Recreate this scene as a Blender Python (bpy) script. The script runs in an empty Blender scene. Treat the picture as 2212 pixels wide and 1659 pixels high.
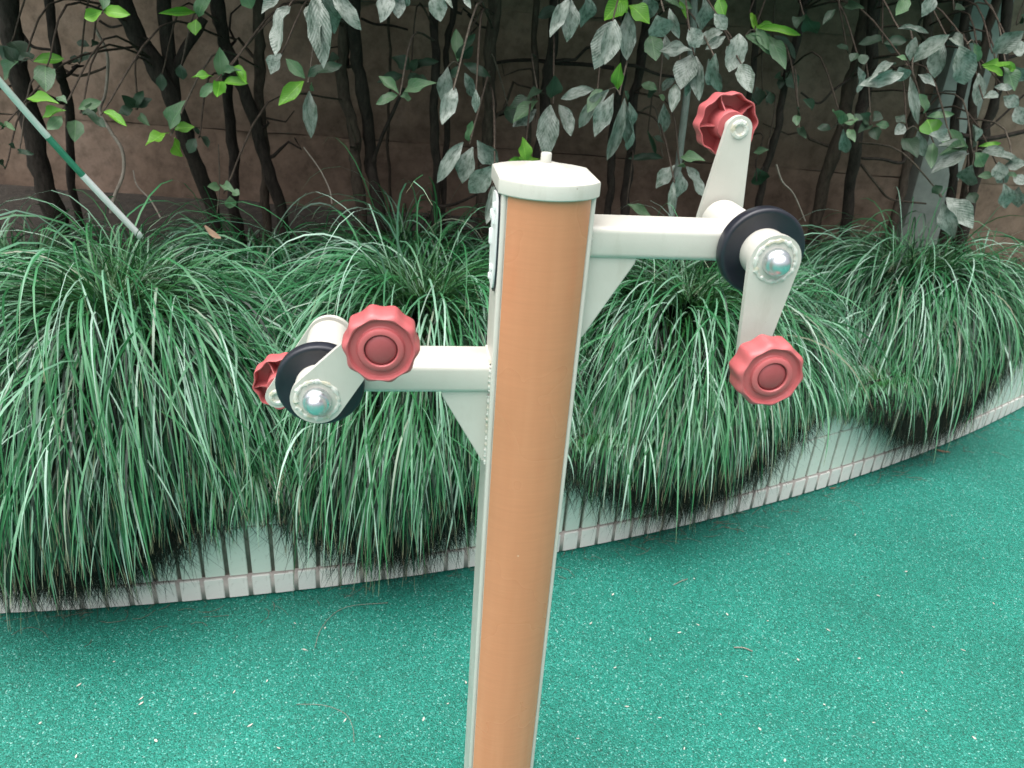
import bpy, bmesh, math, random
import numpy as np
from mathutils import Vector, Matrix
R = math.radians
random.seed(7)
rng = np.random.default_rng(7)
sc = bpy.context.scene
C = sc.collection

# ---------------------------------------------------------------- camera
CAM = Vector((0.0, 0.0, 1.56)); PITCH = R(26.3); ROLL = R(4.06); FPX = 1703.0   # focal length in units of a 2212 px wide picture
fw = Vector((0, math.cos(PITCH), -math.sin(PITCH)))
r0 = Vector((1, 0, 0)); u0 = Vector((0, math.sin(PITCH), math.cos(PITCH)))
rt = r0 * math.cos(ROLL) + u0 * math.sin(ROLL)
up = u0 * math.cos(ROLL) - r0 * math.sin(ROLL)
cd = bpy.data.cameras.new('camera'); cam = bpy.data.objects.new('camera', cd); C.objects.link(cam)
cam.matrix_world = Matrix(((rt.x, up.x, -fw.x, CAM.x), (rt.y, up.y, -fw.y, CAM.y), (rt.z, up.z, -fw.z, CAM.z), (0, 0, 0, 1)))
cd.sensor_fit = 'HORIZONTAL'; cd.angle = 2 * math.atan(1106 / FPX)
cd.clip_start = 0.05; cd.clip_end = 3000
cd.dof.use_dof = True; cd.dof.focus_distance = 1.35; cd.dof.aperture_fstop = 9.0
sc.camera = cam

# ---------------------------------------------------------------- sky, sun, exposure
SUN_EL, SUN_AZ = R(74), R(225)          # high soft light from behind the photographer, a little to the left
w = bpy.data.worlds.new('World'); sc.world = w; w.use_nodes = True
nt = w.node_tree; nt.nodes.clear()
sky = nt.nodes.new('ShaderNodeTexSky'); sky.sky_type = 'NISHITA'; sky.sun_disc = False
sky.sun_elevation = SUN_EL; sky.sun_rotation = SUN_AZ; sky.air_density = 1.0; sky.dust_density = 6.0; sky.ozone_density = 1.0
hs = nt.nodes.new('ShaderNodeHueSaturation'); hs.inputs['Saturation'].default_value = 0.22
bg = nt.nodes.new('ShaderNodeBackground'); bg.inputs['Strength'].default_value = 0.065
wo = nt.nodes.new('ShaderNodeOutputWorld')
nt.links.new(sky.outputs[0], hs.inputs['Color']); nt.links.new(hs.outputs[0], bg.inputs[0]); nt.links.new(bg.outputs[0], wo.inputs[0])
sd = bpy.data.lights.new('sun', 'SUN'); sd.energy = 1.5; sd.angle = R(85); sd.color = (1.0, 0.985, 0.96)
so = bpy.data.objects.new('sun', sd); C.objects.link(so)
sdir = Vector((math.sin(SUN_AZ) * math.cos(SUN_EL), math.cos(SUN_AZ) * math.cos(SUN_EL), math.sin(SUN_EL)))
so.rotation_euler = sdir.to_track_quat('Z', 'Y').to_euler(); so.location = (0, -3, 6)
sc.view_settings.view_transform = 'Standard'; sc.view_settings.look = 'None'
sc.view_settings.exposure = 1.64; sc.view_settings.gamma = 1.0; sc.view_settings.use_curve_mapping = False
sc.render.engine = 'CYCLES'; sc.cycles.use_denoising = True; sc.cycles.max_bounces = 6
sc.cycles.diffuse_bounces = 3; sc.cycles.glossy_bounces = 3; sc.cycles.transparent_max_bounces = 4

# ---------------------------------------------------------------- helpers
def ray(px, py):
    d = fw * FPX + rt * (px - 1106) - up * (py - 829.5)
    return d.normalized()
def at(px, py, Y):
    d = ray(px, py); return CAM + d * ((Y - CAM.y) / d.y)
def gnd(px, py, z=0.0):
    d = ray(px, py); return CAM + d * ((z - CAM.z) / d.z)

def tag(o, label=None, cat=None, group=None, kind=None):
    if label: o['label'] = label
    if cat: o['category'] = cat
    if group: o['group'] = group
    if kind: o['kind'] = kind
    return o
def empty(name, loc=(0, 0, 0), rz=0):
    o = bpy.data.objects.new(name, None); C.objects.link(o); o.location = loc; o.rotation_euler = (0, 0, rz)
    o.empty_display_size = 0.05
    return o
def link(name, me, parent=None, mat=None):
    o = bpy.data.objects.new(name, me); C.objects.link(o)
    if parent: o.parent = parent
    if mat: me.materials.append(mat)
    return o
def bm_obj(name, bm, mat, parent=None, smooth=True, angle=40):
    me = bpy.data.meshes.new(name)
    bmesh.ops.recalc_face_normals(bm, faces=bm.faces)
    bm.to_mesh(me); bm.free()
    if smooth:
        me.shade_smooth()
        try: me.set_sharp_from_angle(angle=R(angle))
        except Exception: pass
    return link(name, me, parent, mat)
def np_obj(name, V, F, mat, parent=None, smooth=True, rnd=None, extra=None):
    """V (n,3), F (m,k) with constant k"""
    me = bpy.data.meshes.new(name)
    V = np.asarray(V, np.float32); F = np.asarray(F, np.int32); k = F.shape[1]
    me.vertices.add(len(V)); me.vertices.foreach_set('co', V.ravel())
    me.loops.add(F.size); me.loops.foreach_set('vertex_index', F.ravel())
    me.polygons.add(len(F)); me.polygons.foreach_set('loop_start', np.arange(len(F), dtype=np.int32) * k)
    me.polygons.foreach_set('loop_total', np.full(len(F), k, np.int32))
    me.update(calc_edges=True)
    if smooth: me.polygons.foreach_set('use_smooth', np.ones(len(F), bool))
    if rnd is not None:
        a = me.attributes.new('rnd', 'FLOAT', 'POINT'); a.data.foreach_set('value', np.asarray(rnd, np.float32))
    if extra is not None:
        a = me.attributes.new('along', 'FLOAT', 'POINT'); a.data.foreach_set('value', np.asarray(extra, np.float32))
    return link(name, me, parent, mat)

def bm_box(bm, x0, x1, y0, y1, z0, z1, bevel=0.0, seg=2):
    vs = [bm.verts.new(p) for p in ((x0,y0,z0),(x1,y0,z0),(x1,y1,z0),(x0,y1,z0),(x0,y0,z1),(x1,y0,z1),(x1,y1,z1),(x0,y1,z1))]
    fs = [bm.faces.new([vs[i] for i in q]) for q in ((0,3,2,1),(4,5,6,7),(0,1,5,4),(1,2,6,5),(2,3,7,6),(3,0,4,7))]
    if bevel:
        es = list({e for f in fs for e in f.edges})
        bmesh.ops.bevel(bm, geom=es, offset=bevel, segments=seg, profile=0.5, affect='EDGES')
def bm_prism(bm, pts, z0, z1, fn):
    """extrude a 2D outline (list of (a,b)) from depth z0 to z1; fn maps (a,b,depth)->xyz"""
    lo = [bm.verts.new(fn(a, b, z0)) for a, b in pts]; hi = [bm.verts.new(fn(a, b, z1)) for a, b in pts]
    n = len(pts)
    bm.faces.new(lo[::-1]); bm.faces.new(hi)
    for i in range(n): bm.faces.new((lo[i], lo[(i+1) % n], hi[(i+1) % n], hi[i]))
def bm_lathe(bm, prof, fn, n=40, radial=None, close=False):
    """prof [(r,h)], fn(x,y,h)->xyz. r==0 gives a pole. radial(a,i)->factor"""
    rings = []
    for i, (r, h) in enumerate(prof):
        if r <= 1e-7: rings.append([bm.verts.new(fn(0, 0, h))]); continue
        ring = []
        for k in range(n):
            a = 2 * math.pi * k / n; q = r * (radial(a, i) if radial else 1)
            ring.append(bm.verts.new(fn(q * math.cos(a), q * math.sin(a), h)))
        rings.append(ring)
    for A, B in zip(rings, rings[1:]):
        for k in range(n):
            k2 = (k + 1) % n
            if len(A) == 1 and len(B) == 1: continue
            if len(A) == 1: bm.faces.new((A[0], B[k], B[k2]))
            elif len(B) == 1: bm.faces.new((A[k], A[k2], B[0]))
            else: bm.faces.new((A[k], A[k2], B[k2], B[k]))
    if close:
        if len(rings[0]) > 1: bm.faces.new(rings[0])
        if len(rings[-1]) > 1: bm.faces.new(rings[-1])
def tube(path, rad, sides=8, wob=0.0, cap=True):
    """numpy tube. path list of Vector, rad list -> V,F"""
    P = np.array([tuple(p) for p in path]); n = len(P)
    T = np.gradient(P, axis=0); T /= np.linalg.norm(T, axis=1)[:, None] + 1e-9
    ref = np.array([0.31, 0.95, 0.05]); V = []
    for i in range(n):
        a = np.cross(T[i], ref); a /= np.linalg.norm(a) + 1e-9; b = np.cross(T[i], a)
        for k in range(sides):
            t = 2 * math.pi * k / sides
            q = rad[i] * (1 + (rng.normal(0, wob) if wob else 0))
            V.append(P[i] + q * (math.cos(t) * a + math.sin(t) * b))
    F = []
    for i in range(n - 1):
        for k in range(sides):
            k2 = (k + 1) % sides
            F.append((i*sides+k, i*sides+k2, (i+1)*sides+k2, (i+1)*sides+k))
    return np.array(V), np.array(F)
def smooth_path(pts, n):
    """Catmull-Rom through pts"""
    P = [Vector(p) for p in pts]; P = [P[0] * 2 - P[1]] + P + [P[-1] * 2 - P[-2]]
    out = []; m = len(P) - 3
    for i in range(n):
        t = i / (n - 1) * m; j = min(int(t), m - 1); t -= j
        a, b, c, d = P[j:j+4]
        out.append(0.5 * ((2*b) + (c-a)*t + (2*a-5*b+4*c-d)*t*t + (-a+3*b-3*c+d)*t*t*t))
    return out
def join_vf(parts):
    V, F, o = [], [], 0
    for v, f in parts: V.append(v); F.append(f + o); o += len(v)
    return np.vstack(V), np.vstack(F)

# ---------------------------------------------------------------- materials
def mat(name, base=(0.5,0.5,0.5), rough=0.5, metal=0.0, spec=0.5):
    m = bpy.data.materials.new(name); m.use_nodes = True
    b = m.node_tree.nodes['Principled BSDF']
    b.inputs['Base Color'].default_value = (*base, 1); b.inputs['Roughness'].default_value = rough
    b.inputs['Metallic'].default_value = metal; b.inputs['Specular IOR Level'].default_value = spec
    return m, m.node_tree, b
def N(nt, t, **k):
    n = nt.nodes.new(t)
    for a, v in k.items():
        if a in n.inputs: n.inputs[a].default_value = v
        else: setattr(n, a, v)
    return n
def ramp(nt, fac, stops, interp='LINEAR'):
    r = nt.nodes.new('ShaderNodeValToRGB'); r.color_ramp.interpolation = interp
    e = r.color_ramp.elements
    while len(e) < len(stops): e.new(0.5)
    for i, (p, c) in enumerate(stops): e[i].position = p; e[i].color = (*c, 1) if len(c) == 3 else c
    nt.links.new(fac, r.inputs[0]); return r
def mix(nt, fac, a, b, mode='MIX'):
    m = nt.nodes.new('ShaderNodeMix'); m.data_type = 'RGBA'; m.blend_type = mode
    if hasattr(fac, 'is_linked') or hasattr(fac, 'links'): nt.links.new(fac, m.inputs['Factor'])
    else: m.inputs['Factor'].default_value = fac
    for s, v in (('A', a), ('B', b)):
        i = [q for q in m.inputs if q.name == s and q.type == 'RGBA'][0]
        if isinstance(v, tuple): i.default_value = (*v, 1)
        else: nt.links.new(v, i)
    return [q for q in m.outputs if q.type == 'RGBA'][0]
def bump(nt, b, h, strength=0.3, dist=0.01):
    n = N(nt, 'ShaderNodeBump'); n.inputs['Strength'].default_value = strength; n.inputs['Distance'].default_value = dist
    nt.links.new(h, n.inputs['Height']); nt.links.new(n.outputs[0], b.inputs['Normal'])
def objco(nt): return N(nt, 'ShaderNodeTexCoord').outputs['Object']
def noise(nt, co, scale, detail=4, rough=0.55):
    n = N(nt, 'ShaderNodeTexNoise', Scale=scale, Detail=detail, Roughness=rough)
    if co is not None: nt.links.new(co, n.inputs['Vector'])
    return n

M = {}
# cream powder coat
m, t, b = mat('cream_powder_coat', (0.66, 0.665, 0.625), 0.38)
co = objco(t); n = noise(t, co, 9, 5); c = ramp(t, n.outputs[0], [(0.3, (0.525, 0.505, 0.45)), (0.6, (0.585, 0.565, 0.51))])
n2 = noise(t, co, 420, 2); bump(t, b, n2.outputs[0], 0.06, 0.002)
sm = N(t, 'ShaderNodeMapping'); sm.inputs['Scale'].default_value = (1, 1, 0.22); t.links.new(co, sm.inputs[0]); ns = noise(t, sm.outputs[0], 38, 6, 0.7)
gs = ramp(t, ns.outputs[0], [(0.55, (0, 0, 0)), (0.78, (0.45, 0.45, 0.45))]); cw = mix(t, gs.outputs[0], c.outputs[0], (0.40, 0.38, 0.31))
nv = N(t, 'ShaderNodeTexVoronoi', Scale=55); t.links.new(co, nv.inputs['Vector']); ch = ramp(t, nv.outputs['Distance'], [(0.035, (0.8,)*3), (0.06, (0, 0, 0))])
cm = ramp(t, n.outputs[0], [(0.56, (0, 0, 0)), (0.62, (1, 1, 1))]); chm = mix(t, 1.0, ch.outputs[0], cm.outputs[0], 'MULTIPLY'); cw2 = mix(t, chm, cw, (0.22, 0.16, 0.10)); t.links.new(cw2, b.inputs['Base Color'])
rc_ = ramp(t, n.outputs[0], [(0.3, (0.32,)*3), (0.7, (0.48,)*3)]); t.links.new(rc_.outputs[0], b.inputs['Roughness']); M['cream'] = m
# weld under paint
m, t, b = mat('painted_weld', (0.62, 0.62, 0.57), 0.45)
co = objco(t); n = noise(t, co, 60, 4); c = ramp(t, n.outputs[0], [(0.38, (0.50, 0.47, 0.36)), (0.5, (0.62, 0.62, 0.57))])
t.links.new(c.outputs[0], b.inputs['Base Color']); M['weld'] = m
# orange brown front panel
m, t, b = mat('orange_panel', (0.45, 0.17, 0.07), 0.33)
co = objco(t); mp = N(t, 'ShaderNodeMapping'); mp.inputs['Scale'].default_value = (1, 1, 0.06); t.links.new(co, mp.inputs[0])
n = noise(t, mp.outputs[0], 60, 4); n3 = noise(t, co, 4, 3)
c1 = ramp(t, n.outputs[0], [(0.3, (0.59, 0.240, 0.120)), (0.7, (0.65, 0.280, 0.146))])
c2 = mix(t, n3.outputs[0], c1.outputs[0], (0.59, 0.245, 0.125))
v = N(t, 'ShaderNodeTexVoronoi', Scale=34); t.links.new(co, v.inputs['Vector'])
sp = ramp(t, v.outputs['Distance'], [(0.0, (1, 1, 1)), (0.055, (1, 1, 1)), (0.075, (0, 0, 0))]); wn = noise(t, co, 13, 1)
sp2 = ramp(t, wn.outputs[0], [(0.60, (0, 0, 0)), (0.66, (1, 1, 1))]); spm = mix(t, 1.0, sp.outputs[0], sp2.outputs[0], 'MULTIPLY')
c3 = mix(t, spm, c2, (0.75, 0.55, 0.40)); t.links.new(c3, b.inputs['Base Color'])
ga = N(t, 'ShaderNodeMapping'); ga.inputs['Scale'].default_value = (0.6, 0.6, 9); t.links.new(co, ga.inputs[0]); gn = noise(t, ga.outputs[0], 22, 5, 0.7)
gr_ = ramp(t, gn.outputs[0], [(0.35, (0.965, 0.96, 0.955)), (0.65, (1.02, 1.02, 1.02))]); c4 = mix(t, 1.0, c3, gr_.outputs[0], 'MULTIPLY'); t.links.new(c4, b.inputs['Base Color'])
rg = ramp(t, n3.outputs[0], [(0.35, (0.20,)*3), (0.65, (0.34,)*3)]); t.links.new(rg.outputs[0], b.inputs['Roughness']); bump(t, b, gn.outputs[0], 0.05, 0.002); M['orange'] = m
# red knob plastic
m, t, b = mat('red_plastic', (0.42, 0.055, 0.065), 0.42)
co = objco(t); n = noise(t, co, 30, 4); c = ramp(t, n.outputs[0], [(0.3, (0.46, 0.098, 0.104)), (0.7, (0.52, 0.128, 0.132))])
t.links.new(c.outputs[0], b.inputs['Base Color']); n2 = noise(t, co, 900, 2); bump(t, b, n2.outputs[0], 0.06, 0.001); M['red'] = m
m, t, b = mat('dark_red_plastic', (0.30, 0.035, 0.045), 0.45); co = objco(t); n = noise(t, co, 40, 4)
c = ramp(t, n.outputs[0], [(0.3, (0.32, 0.062, 0.068)), (0.7, (0.37, 0.080, 0.086))]); t.links.new(c.outputs[0], b.inputs['Base Color']); M['button'] = m
# black rubber disc
m, t, b = mat('black_rubber', (0.012, 0.013, 0.02), 0.36); co = objco(t); n = noise(t, co, 25, 4)
c = ramp(t, n.outputs[0], [(0.3, (0.010, 0.011, 0.018)), (0.75, (0.022, 0.024, 0.034))]); t.links.new(c.outputs[0], b.inputs['Base Color'])
rr = ramp(t, n.outputs[0], [(0.3, (0.3,)*3), (0.7, (0.45,)*3)]); t.links.new(rr.outputs[0], b.inputs['Roughness']); M['black'] = m
# steel dome nut
m, t, b = mat('zinc_steel', (0.72, 0.74, 0.77), 0.2, 1.0); co = objco(t); n = noise(t, co, 120, 4)
rr = ramp(t, n.outputs[0], [(0.3, (0.26,)*3), (0.7, (0.42,)*3)]); t.links.new(rr.outputs[0], b.inputs['Roughness']); M['steel'] = m
# rubber floor
m, t, b = mat('green_rubber_granules', (0.02, 0.25, 0.2), 0.5)
co = objco(t)
v = N(t, 'ShaderNodeTexVoronoi', Scale=320); v.feature = 'F1'; t.links.new(co, v.inputs['Vector'])
sep = N(t, 'ShaderNodeSeparateColor'); t.links.new(v.outputs['Color'], sep.inputs[0])
c = ramp(t, sep.outputs[0], [(0.0, (0.003, 0.082, 0.056)), (0.25, (0.004, 0.142, 0.099)), (0.65, (0.006, 0.188, 0.135)), (0.90, (0.020, 0.245, 0.186)), (0.975, (0.065, 0.33, 0.27)), (1.0, (0.22, 0.46, 0.40))])
n = noise(t, co, 3.0, 5); c2 = ramp(t, n.outputs[0], [(0.3, (0.88, 0.92, 0.92)), (0.7, (1.25, 1.14, 1.15))])
nb = noise(t, co, 0.9, 4, 0.6); cB = ramp(t, nb.outputs[0], [(0.35, (0.92, 0.96, 0.96)), (0.65, (1.5, 1.18, 1.22))])
nd = noise(t, co, 7, 7, 0.75); dm_ = ramp(t, nd.outputs[0], [(0.60, (0, 0, 0)), (0.78, (0.30, 0.30, 0.30))])
cc0 = mix(t, 1.0, mix(t, 1.0, c.outputs[0], c2.outputs[0], 'MULTIPLY'), cB.outputs[0], 'MULTIPLY'); cc = mix(t, dm_.outputs[0], cc0, (0.10, 0.16, 0.13)); t.links.new(cc, b.inputs['Base Color'])
rr = ramp(t, sep.outputs[1], [(0.0, (0.38,)*3), (1.0, (0.70,)*3)]); t.links.new(rr.outputs[0], b.inputs['Roughness'])
ad = N(t, 'ShaderNodeMath', operation='SUBTRACT'); t.links.new(sep.outputs[2], ad.inputs[0]); t.links.new(v.outputs['Distance'], ad.inputs[1])
bump(t, b, ad.outputs[0], 0.55, 0.003); M['floor'] = m
# planter tiles
def tile_mat(name, a, b_, rough):
    m, t, b = mat(name, a, rough); co = objco(t); oi = N(t, 'ShaderNodeObjectInfo')
    n = noise(t, co, 14, 5); c = ramp(t, n.outputs[0], [(0.3, a), (0.7, b_)])
    tint = ramp(t, oi.outputs['Random'], [(0, (0.93, 0.95, 0.94)), (1, (1.03, 1.02, 1.0))]); cc = mix(t, 1.0, c.outputs[0], tint.outputs[0], 'MULTIPLY')
    n4 = noise(t, co, 45, 5, 0.7); d = ramp(t, n4.outputs[0], [(0.56, (0, 0, 0)), (0.72, (0.5, 0.5, 0.5))])
    c3 = mix(t, d.outputs[0], cc, (0.30, 0.27, 0.22)); t.links.new(c3, b.inputs['Base Color'])
    bump(t, b, n4.outputs[0], 0.08, 0.002); return m
M['tile'] = tile_mat('pale_green_tile', (0.69, 0.75, 0.68), (0.76, 0.81, 0.75), 0.26)
M['coping'] = tile_mat('weathered_coping', (0.34, 0.36, 0.32), (0.45, 0.47, 0.43), 0.7)
M['skirt'] = tile_mat('pinkish_base_tile', (0.76, 0.735, 0.71), (0.84, 0.815, 0.79), 0.5)
m, t, b = mat('brown_grout', (0.14, 0.13, 0.10), 0.85); co = objco(t); n = noise(t, co, 40, 5)
c = ramp(t, n.outputs[0], [(0.3, (0.15, 0.145, 0.12)), (0.7, (0.26, 0.24, 0.20))]); t.links.new(c.outputs[0], b.inputs['Base Color']); M['grout'] = m
m, t, b = mat('pale_brown_grout', (0.25, 0.22, 0.2), 0.85); co = objco(t); n = noise(t, co, 40, 5)
c = ramp(t, n.outputs[0], [(0.3, (0.36, 0.32, 0.295)), (0.7, (0.46, 0.415, 0.385))]); t.links.new(c.outputs[0], b.inputs['Base Color']); M['grout2'] = m
# soil
m, t, b = mat('dark_soil', (0.03, 0.024, 0.018), 0.95); co = objco(t); n = noise(t, co, 25, 6, 0.7)
c = ramp(t, n.outputs[0], [(0.3, (0.012, 0.010, 0.008)), (0.7, (0.05, 0.04, 0.03))]); t.links.new(c.outputs[0], b.inputs['Base Color']); bump(t, b, n.outputs[0], 0.8, 0.03); M['soil'] = m
# back wall render
m, t, b = mat('stained_render', (0.1, 0.085, 0.07), 0.9); co = objco(t)
n = noise(t, co, 2.2, 8, 0.68); n2 = noise(t, co, 14, 6, 0.7); n3 = noise(t, co, 70, 4)
c = ramp(t, n.outputs[0], [(0.30, (0.095, 0.064, 0.045)), (0.50, (0.200, 0.138, 0.100)), (0.68, (0.29, 0.208, 0.160))])
c2 = ramp(t, n2.outputs[0], [(0.32, (0.62, 0.62, 0.60)), (0.52, (1, 1, 1)), (0.70, (1.15, 1.13, 1.12))]); cc = mix(t, 1.0, c.outputs[0], c2.outputs[0], 'MULTIPLY')
t.links.new(cc, b.inputs['Base Color']); n5 = mix(t, 0.5, n2.outputs[0], n3.outputs[0]); bump(t, b, n5, 0.25, 0.012); M['render'] = m
m, t, b = mat('grey_plaster', (0.30, 0.32, 0.29), 0.85); co = objco(t); n = noise(t, co, 8, 6, 0.65)
c = ramp(t, n.outputs[0], [(0.3, (0.22, 0.24, 0.22)), (0.65, (0.36, 0.38, 0.35))]); t.links.new(c.outputs[0], b.inputs['Base Color']); bump(t, b, n.outputs[0], 0.3, 0.01); M['plaster'] = m
# bark
def bark(name, a, b_):
    m, t, b = mat(name, a, 0.9, spec=0.25); co = objco(t); mp = N(t, 'ShaderNodeMapping'); mp.inputs['Scale'].default_value = (1, 1, 0.35); t.links.new(co, mp.inputs[0])
    n = noise(t, mp.outputs[0], 55, 6, 0.7); c = ramp(t, n.outputs[0], [(0.32, a), (0.70, b_)]); t.links.new(c.outputs[0], b.inputs['Base Color']); bump(t, b, n.outputs[0], 0.7, 0.012); return m
M['bark'] = bark('dark_bark', (0.016, 0.013, 0.011), (0.055, 0.044, 0.036))
M['bark2'] = bark('brown_bark', (0.035, 0.026, 0.020), (0.10, 0.078, 0.060))
M['twig'] = bark('grey_twig', (0.06, 0.05, 0.04), (0.17, 0.14, 0.11))
M['pale_stem'] = bark('pale_dry_stem', (0.20, 0.17, 0.14), (0.36, 0.32, 0.27))
M['stake'] = bark('pale_grey_stake', (0.16, 0.18, 0.16), (0.30, 0.33, 0.30))
# leaves
def leafmat(name, dark, light, dust, dust_amt, rough, trans=0.12, rnd_attr=False):
    m, t, b = mat(name, dark, rough); co = objco(t); oi = N(t, 'ShaderNodeObjectInfo')
    if rnd_attr:
        at_ = N(t, 'ShaderNodeAttribute'); at_.attribute_name = 'rnd'; r_ = at_.outputs['Fac']
    else: r_ = oi.outputs['Random']
    c = ramp(t, r_, [(0.0, dark), (1.0, light)])
    base = c.outputs[0]
    if not rnd_attr:
        sepx = N(t, 'ShaderNodeSeparateXYZ'); t.links.new(co, sepx.inputs[0])
        ab = N(t, 'ShaderNodeMath', operation='ABSOLUTE'); t.links.new(sepx.outputs[1], ab.inputs[0])
        rib = ramp(t, ab.outputs[0], [(0.0, (0.6, 0.6, 0.6)), (0.035, (0, 0, 0))])
        base = mix(t, rib.outputs[0], base, tuple(min(1, q * 1.7 + 0.015) for q in light))
        # side veins: slanted waves off the midrib
        vm = N(t, 'ShaderNodeMath', operation='MULTIPLY_ADD'); t.links.new(ab.outputs[0], vm.inputs[0]); vm.inputs[1].default_value = -0.8; t.links.new(sepx.outputs[0], vm.inputs[2])
        sw = N(t, 'ShaderNodeMath', operation='MULTIPLY'); t.links.new(vm.outputs[0], sw.inputs[0]); sw.inputs[1].default_value = 75
        sn = N(t, 'ShaderNodeMath', operation='SINE'); t.links.new(sw.outputs[0], sn.inputs[0])
        vein = ramp(t, sn.outputs[0], [(0.75, (0, 0, 0)), (1.0, (0.35, 0.35, 0.35))])
        base = mix(t, vein.outputs[0], base, tuple(q * 0.6 for q in dark))
        bump(t, b, sn.outputs[0], 0.18, 0.01)
    if dust_amt:
        ofs = N(t, 'ShaderNodeVectorMath', operation='ADD'); t.links.new(co, ofs.inputs[0])
        cx = N(t, 'ShaderNodeCombineXYZ'); mu = N(t, 'ShaderNodeMath', operation='MULTIPLY'); t.links.new(oi.outputs['Random'], mu.inputs[0]); mu.inputs[1].default_value = 57
        t.links.new(mu.outputs[0], cx.inputs[0]); t.links.new(cx.outputs[0], ofs.inputs[1])
        n = noise(t, ofs.outputs[0], 5.0, 7, 0.72)
        d = ramp(t, n.outputs[0], [(0.36, (0.12,)*3), (0.56, (dust_amt,)*3)])
        base = mix(t, d.outputs[0], base, dust)
    t.links.new(base, b.inputs['Base Color'])
    if trans:
        tr = N(t, 'ShaderNodeBsdfTranslucent'); ms = N(t, 'ShaderNodeMixShader'); ms.inputs[0].default_value = trans
        t.links.new(base, tr.inputs[0]); t.links.new(b.outputs[0], ms.inputs[1]); t.links.new(tr.outputs[0], ms.inputs[2])
        t.links.new(ms.outputs[0], t.nodes['Material Output'].inputs[0])
    return m
M['leaf_s'] = leafmat('dusty_grey_leaf', (0.018, 0.048, 0.026), (0.045, 0.085, 0.05), (0.30, 0.335, 0.30), 0.78, 0.42, 0.06)
M['leaf_g'] = leafmat('fresh_green_leaf', (0.095, 0.29, 0.028), (0.20, 0.44, 0.05), None, 0, 0.38, 0.22)
M['leaf_m'] = leafmat('mid_green_leaf', (0.045, 0.135, 0.045), (0.11, 0.24, 0.09), (0.23, 0.27, 0.22), 0.35, 0.40, 0.15)
M['leaf_d'] = leafmat('dark_green_leaf', (0.010, 0.035, 0.016), (0.026, 0.07, 0.033), (0.13, 0.15, 0.12), 0.18, 0.45, 0.10)
M['crown'] = leafmat('crown_leaf', (0.012, 0.035, 0.014), (0.04, 0.085, 0.035), None, 0, 0.5, 0.10, True)
# grass
m, t, b = mat('mondo_grass', (0.05, 0.12, 0.06), 0.42, spec=0.45)
a_ = N(t, 'ShaderNodeAttribute'); a_.attribute_name = 'rnd'; al = N(t, 'ShaderNodeAttribute'); al.attribute_name = 'along'
c = ramp(t, a_.outputs['Fac'], [(0.0, (0.004, 0.020, 0.010)), (0.16, (0.007, 0.034, 0.016)), (0.20, (0.014, 0.098, 0.030)), (0.55, (0.046, 0.205, 0.080)), (0.80, (0.15, 0.33, 0.21)), (0.95, (0.36, 0.53, 0.43)), (0.975, (0.20, 0.18, 0.11)), (1.0, (0.07, 0.055, 0.035))])  # near-black stops paint inner shade; the palest paint sky highlights on blades
tp = ramp(t, al.outputs['Fac'], [(0.90, (0, 0, 0)), (1.0, (0.8, 0.8, 0.8))]); bs = ramp(t, al.outputs['Fac'], [(0.10, (0.85, 0.85, 0.85)), (0.50, (0, 0, 0))]); cb = mix(t, bs.outputs[0], c.outputs[0], mix(t, 0.5, c.outputs[0], (0.045, 0.155, 0.018))); cc = mix(t, tp.outputs[0], cb, (0.32, 0.27, 0.17))
t.links.new(cc, b.inputs['Base Color'])
tr = N(t, 'ShaderNodeBsdfTranslucent'); ms = N(t, 'ShaderNodeMixShader'); ms.inputs[0].default_value = 0.06
t.links.new(cc, tr.inputs[0]); t.links.new(b.outputs[0], ms.inputs[1]); t.links.new(tr.outputs[0], ms.inputs[2]); t.links.new(ms.outputs[0], t.nodes['Material Output'].inputs[0])
M['grass'] = m
m, t, b = mat('shade_black_thatch', (0.03, 0.03, 0.02), 0.8, spec=0.2)
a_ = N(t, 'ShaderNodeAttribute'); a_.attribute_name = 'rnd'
c = ramp(t, a_.outputs['Fac'], [(0.0, (0.004, 0.010, 0.006)), (0.7, (0.008, 0.016, 0.010)), (0.92, (0.018, 0.018, 0.011)), (1.0, (0.06, 0.045, 0.03))]); t.links.new(c.outputs[0], b.inputs['Base Color']); M['shade_thatch'] = m  # near-black strands: the shade under the clumps is put into their colour
# small things
def plain(name, a, b_, rough, scale=30):
    m, t, b = mat(name, a, rough); co = objco(t); n = noise(t, co, scale, 4); c = ramp(t, n.outputs[0], [(0.3, a), (0.7, b_)]); t.links.new(c.outputs[0], b.inputs['Base Color']); return m
M['petal'] = plain('cream_petal', (0.50, 0.47, 0.40), (0.66, 0.63, 0.56), 0.7)
M['dry'] = plain('dry_brown_leaf', (0.14, 0.09, 0.055), (0.30, 0.20, 0.13), 0.8)
M['litter'] = plain('brown_litter', (0.10, 0.075, 0.05), (0.26, 0.20, 0.15), 0.9)
M['pole_pale'] = plain('pale_mint_pole', (0.50, 0.62, 0.55), (0.60, 0.70, 0.64), 0.35)
M['pole_green'] = plain('teal_green_pole', (0.03, 0.20, 0.12), (0.06, 0.27, 0.17), 0.35)
M['pole_white'] = plain('white_pole', (0.84, 0.87, 0.85), (0.90, 0.91, 0.90), 0.35)  # the pole's sky reflection as plain white; also the badge plate

# ---------------------------------------------------------------- ground and planter
def floor_sheet():
    bm = bmesh.new(); s = 400
    bmesh.ops.create_grid(bm, x_segments=2, y_segments=2, size=s)
    o = bm_obj('rubber_floor', bm, M['floor'], smooth=False); o['kind'] = 'structure'; return o
floor_sheet()

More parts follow.
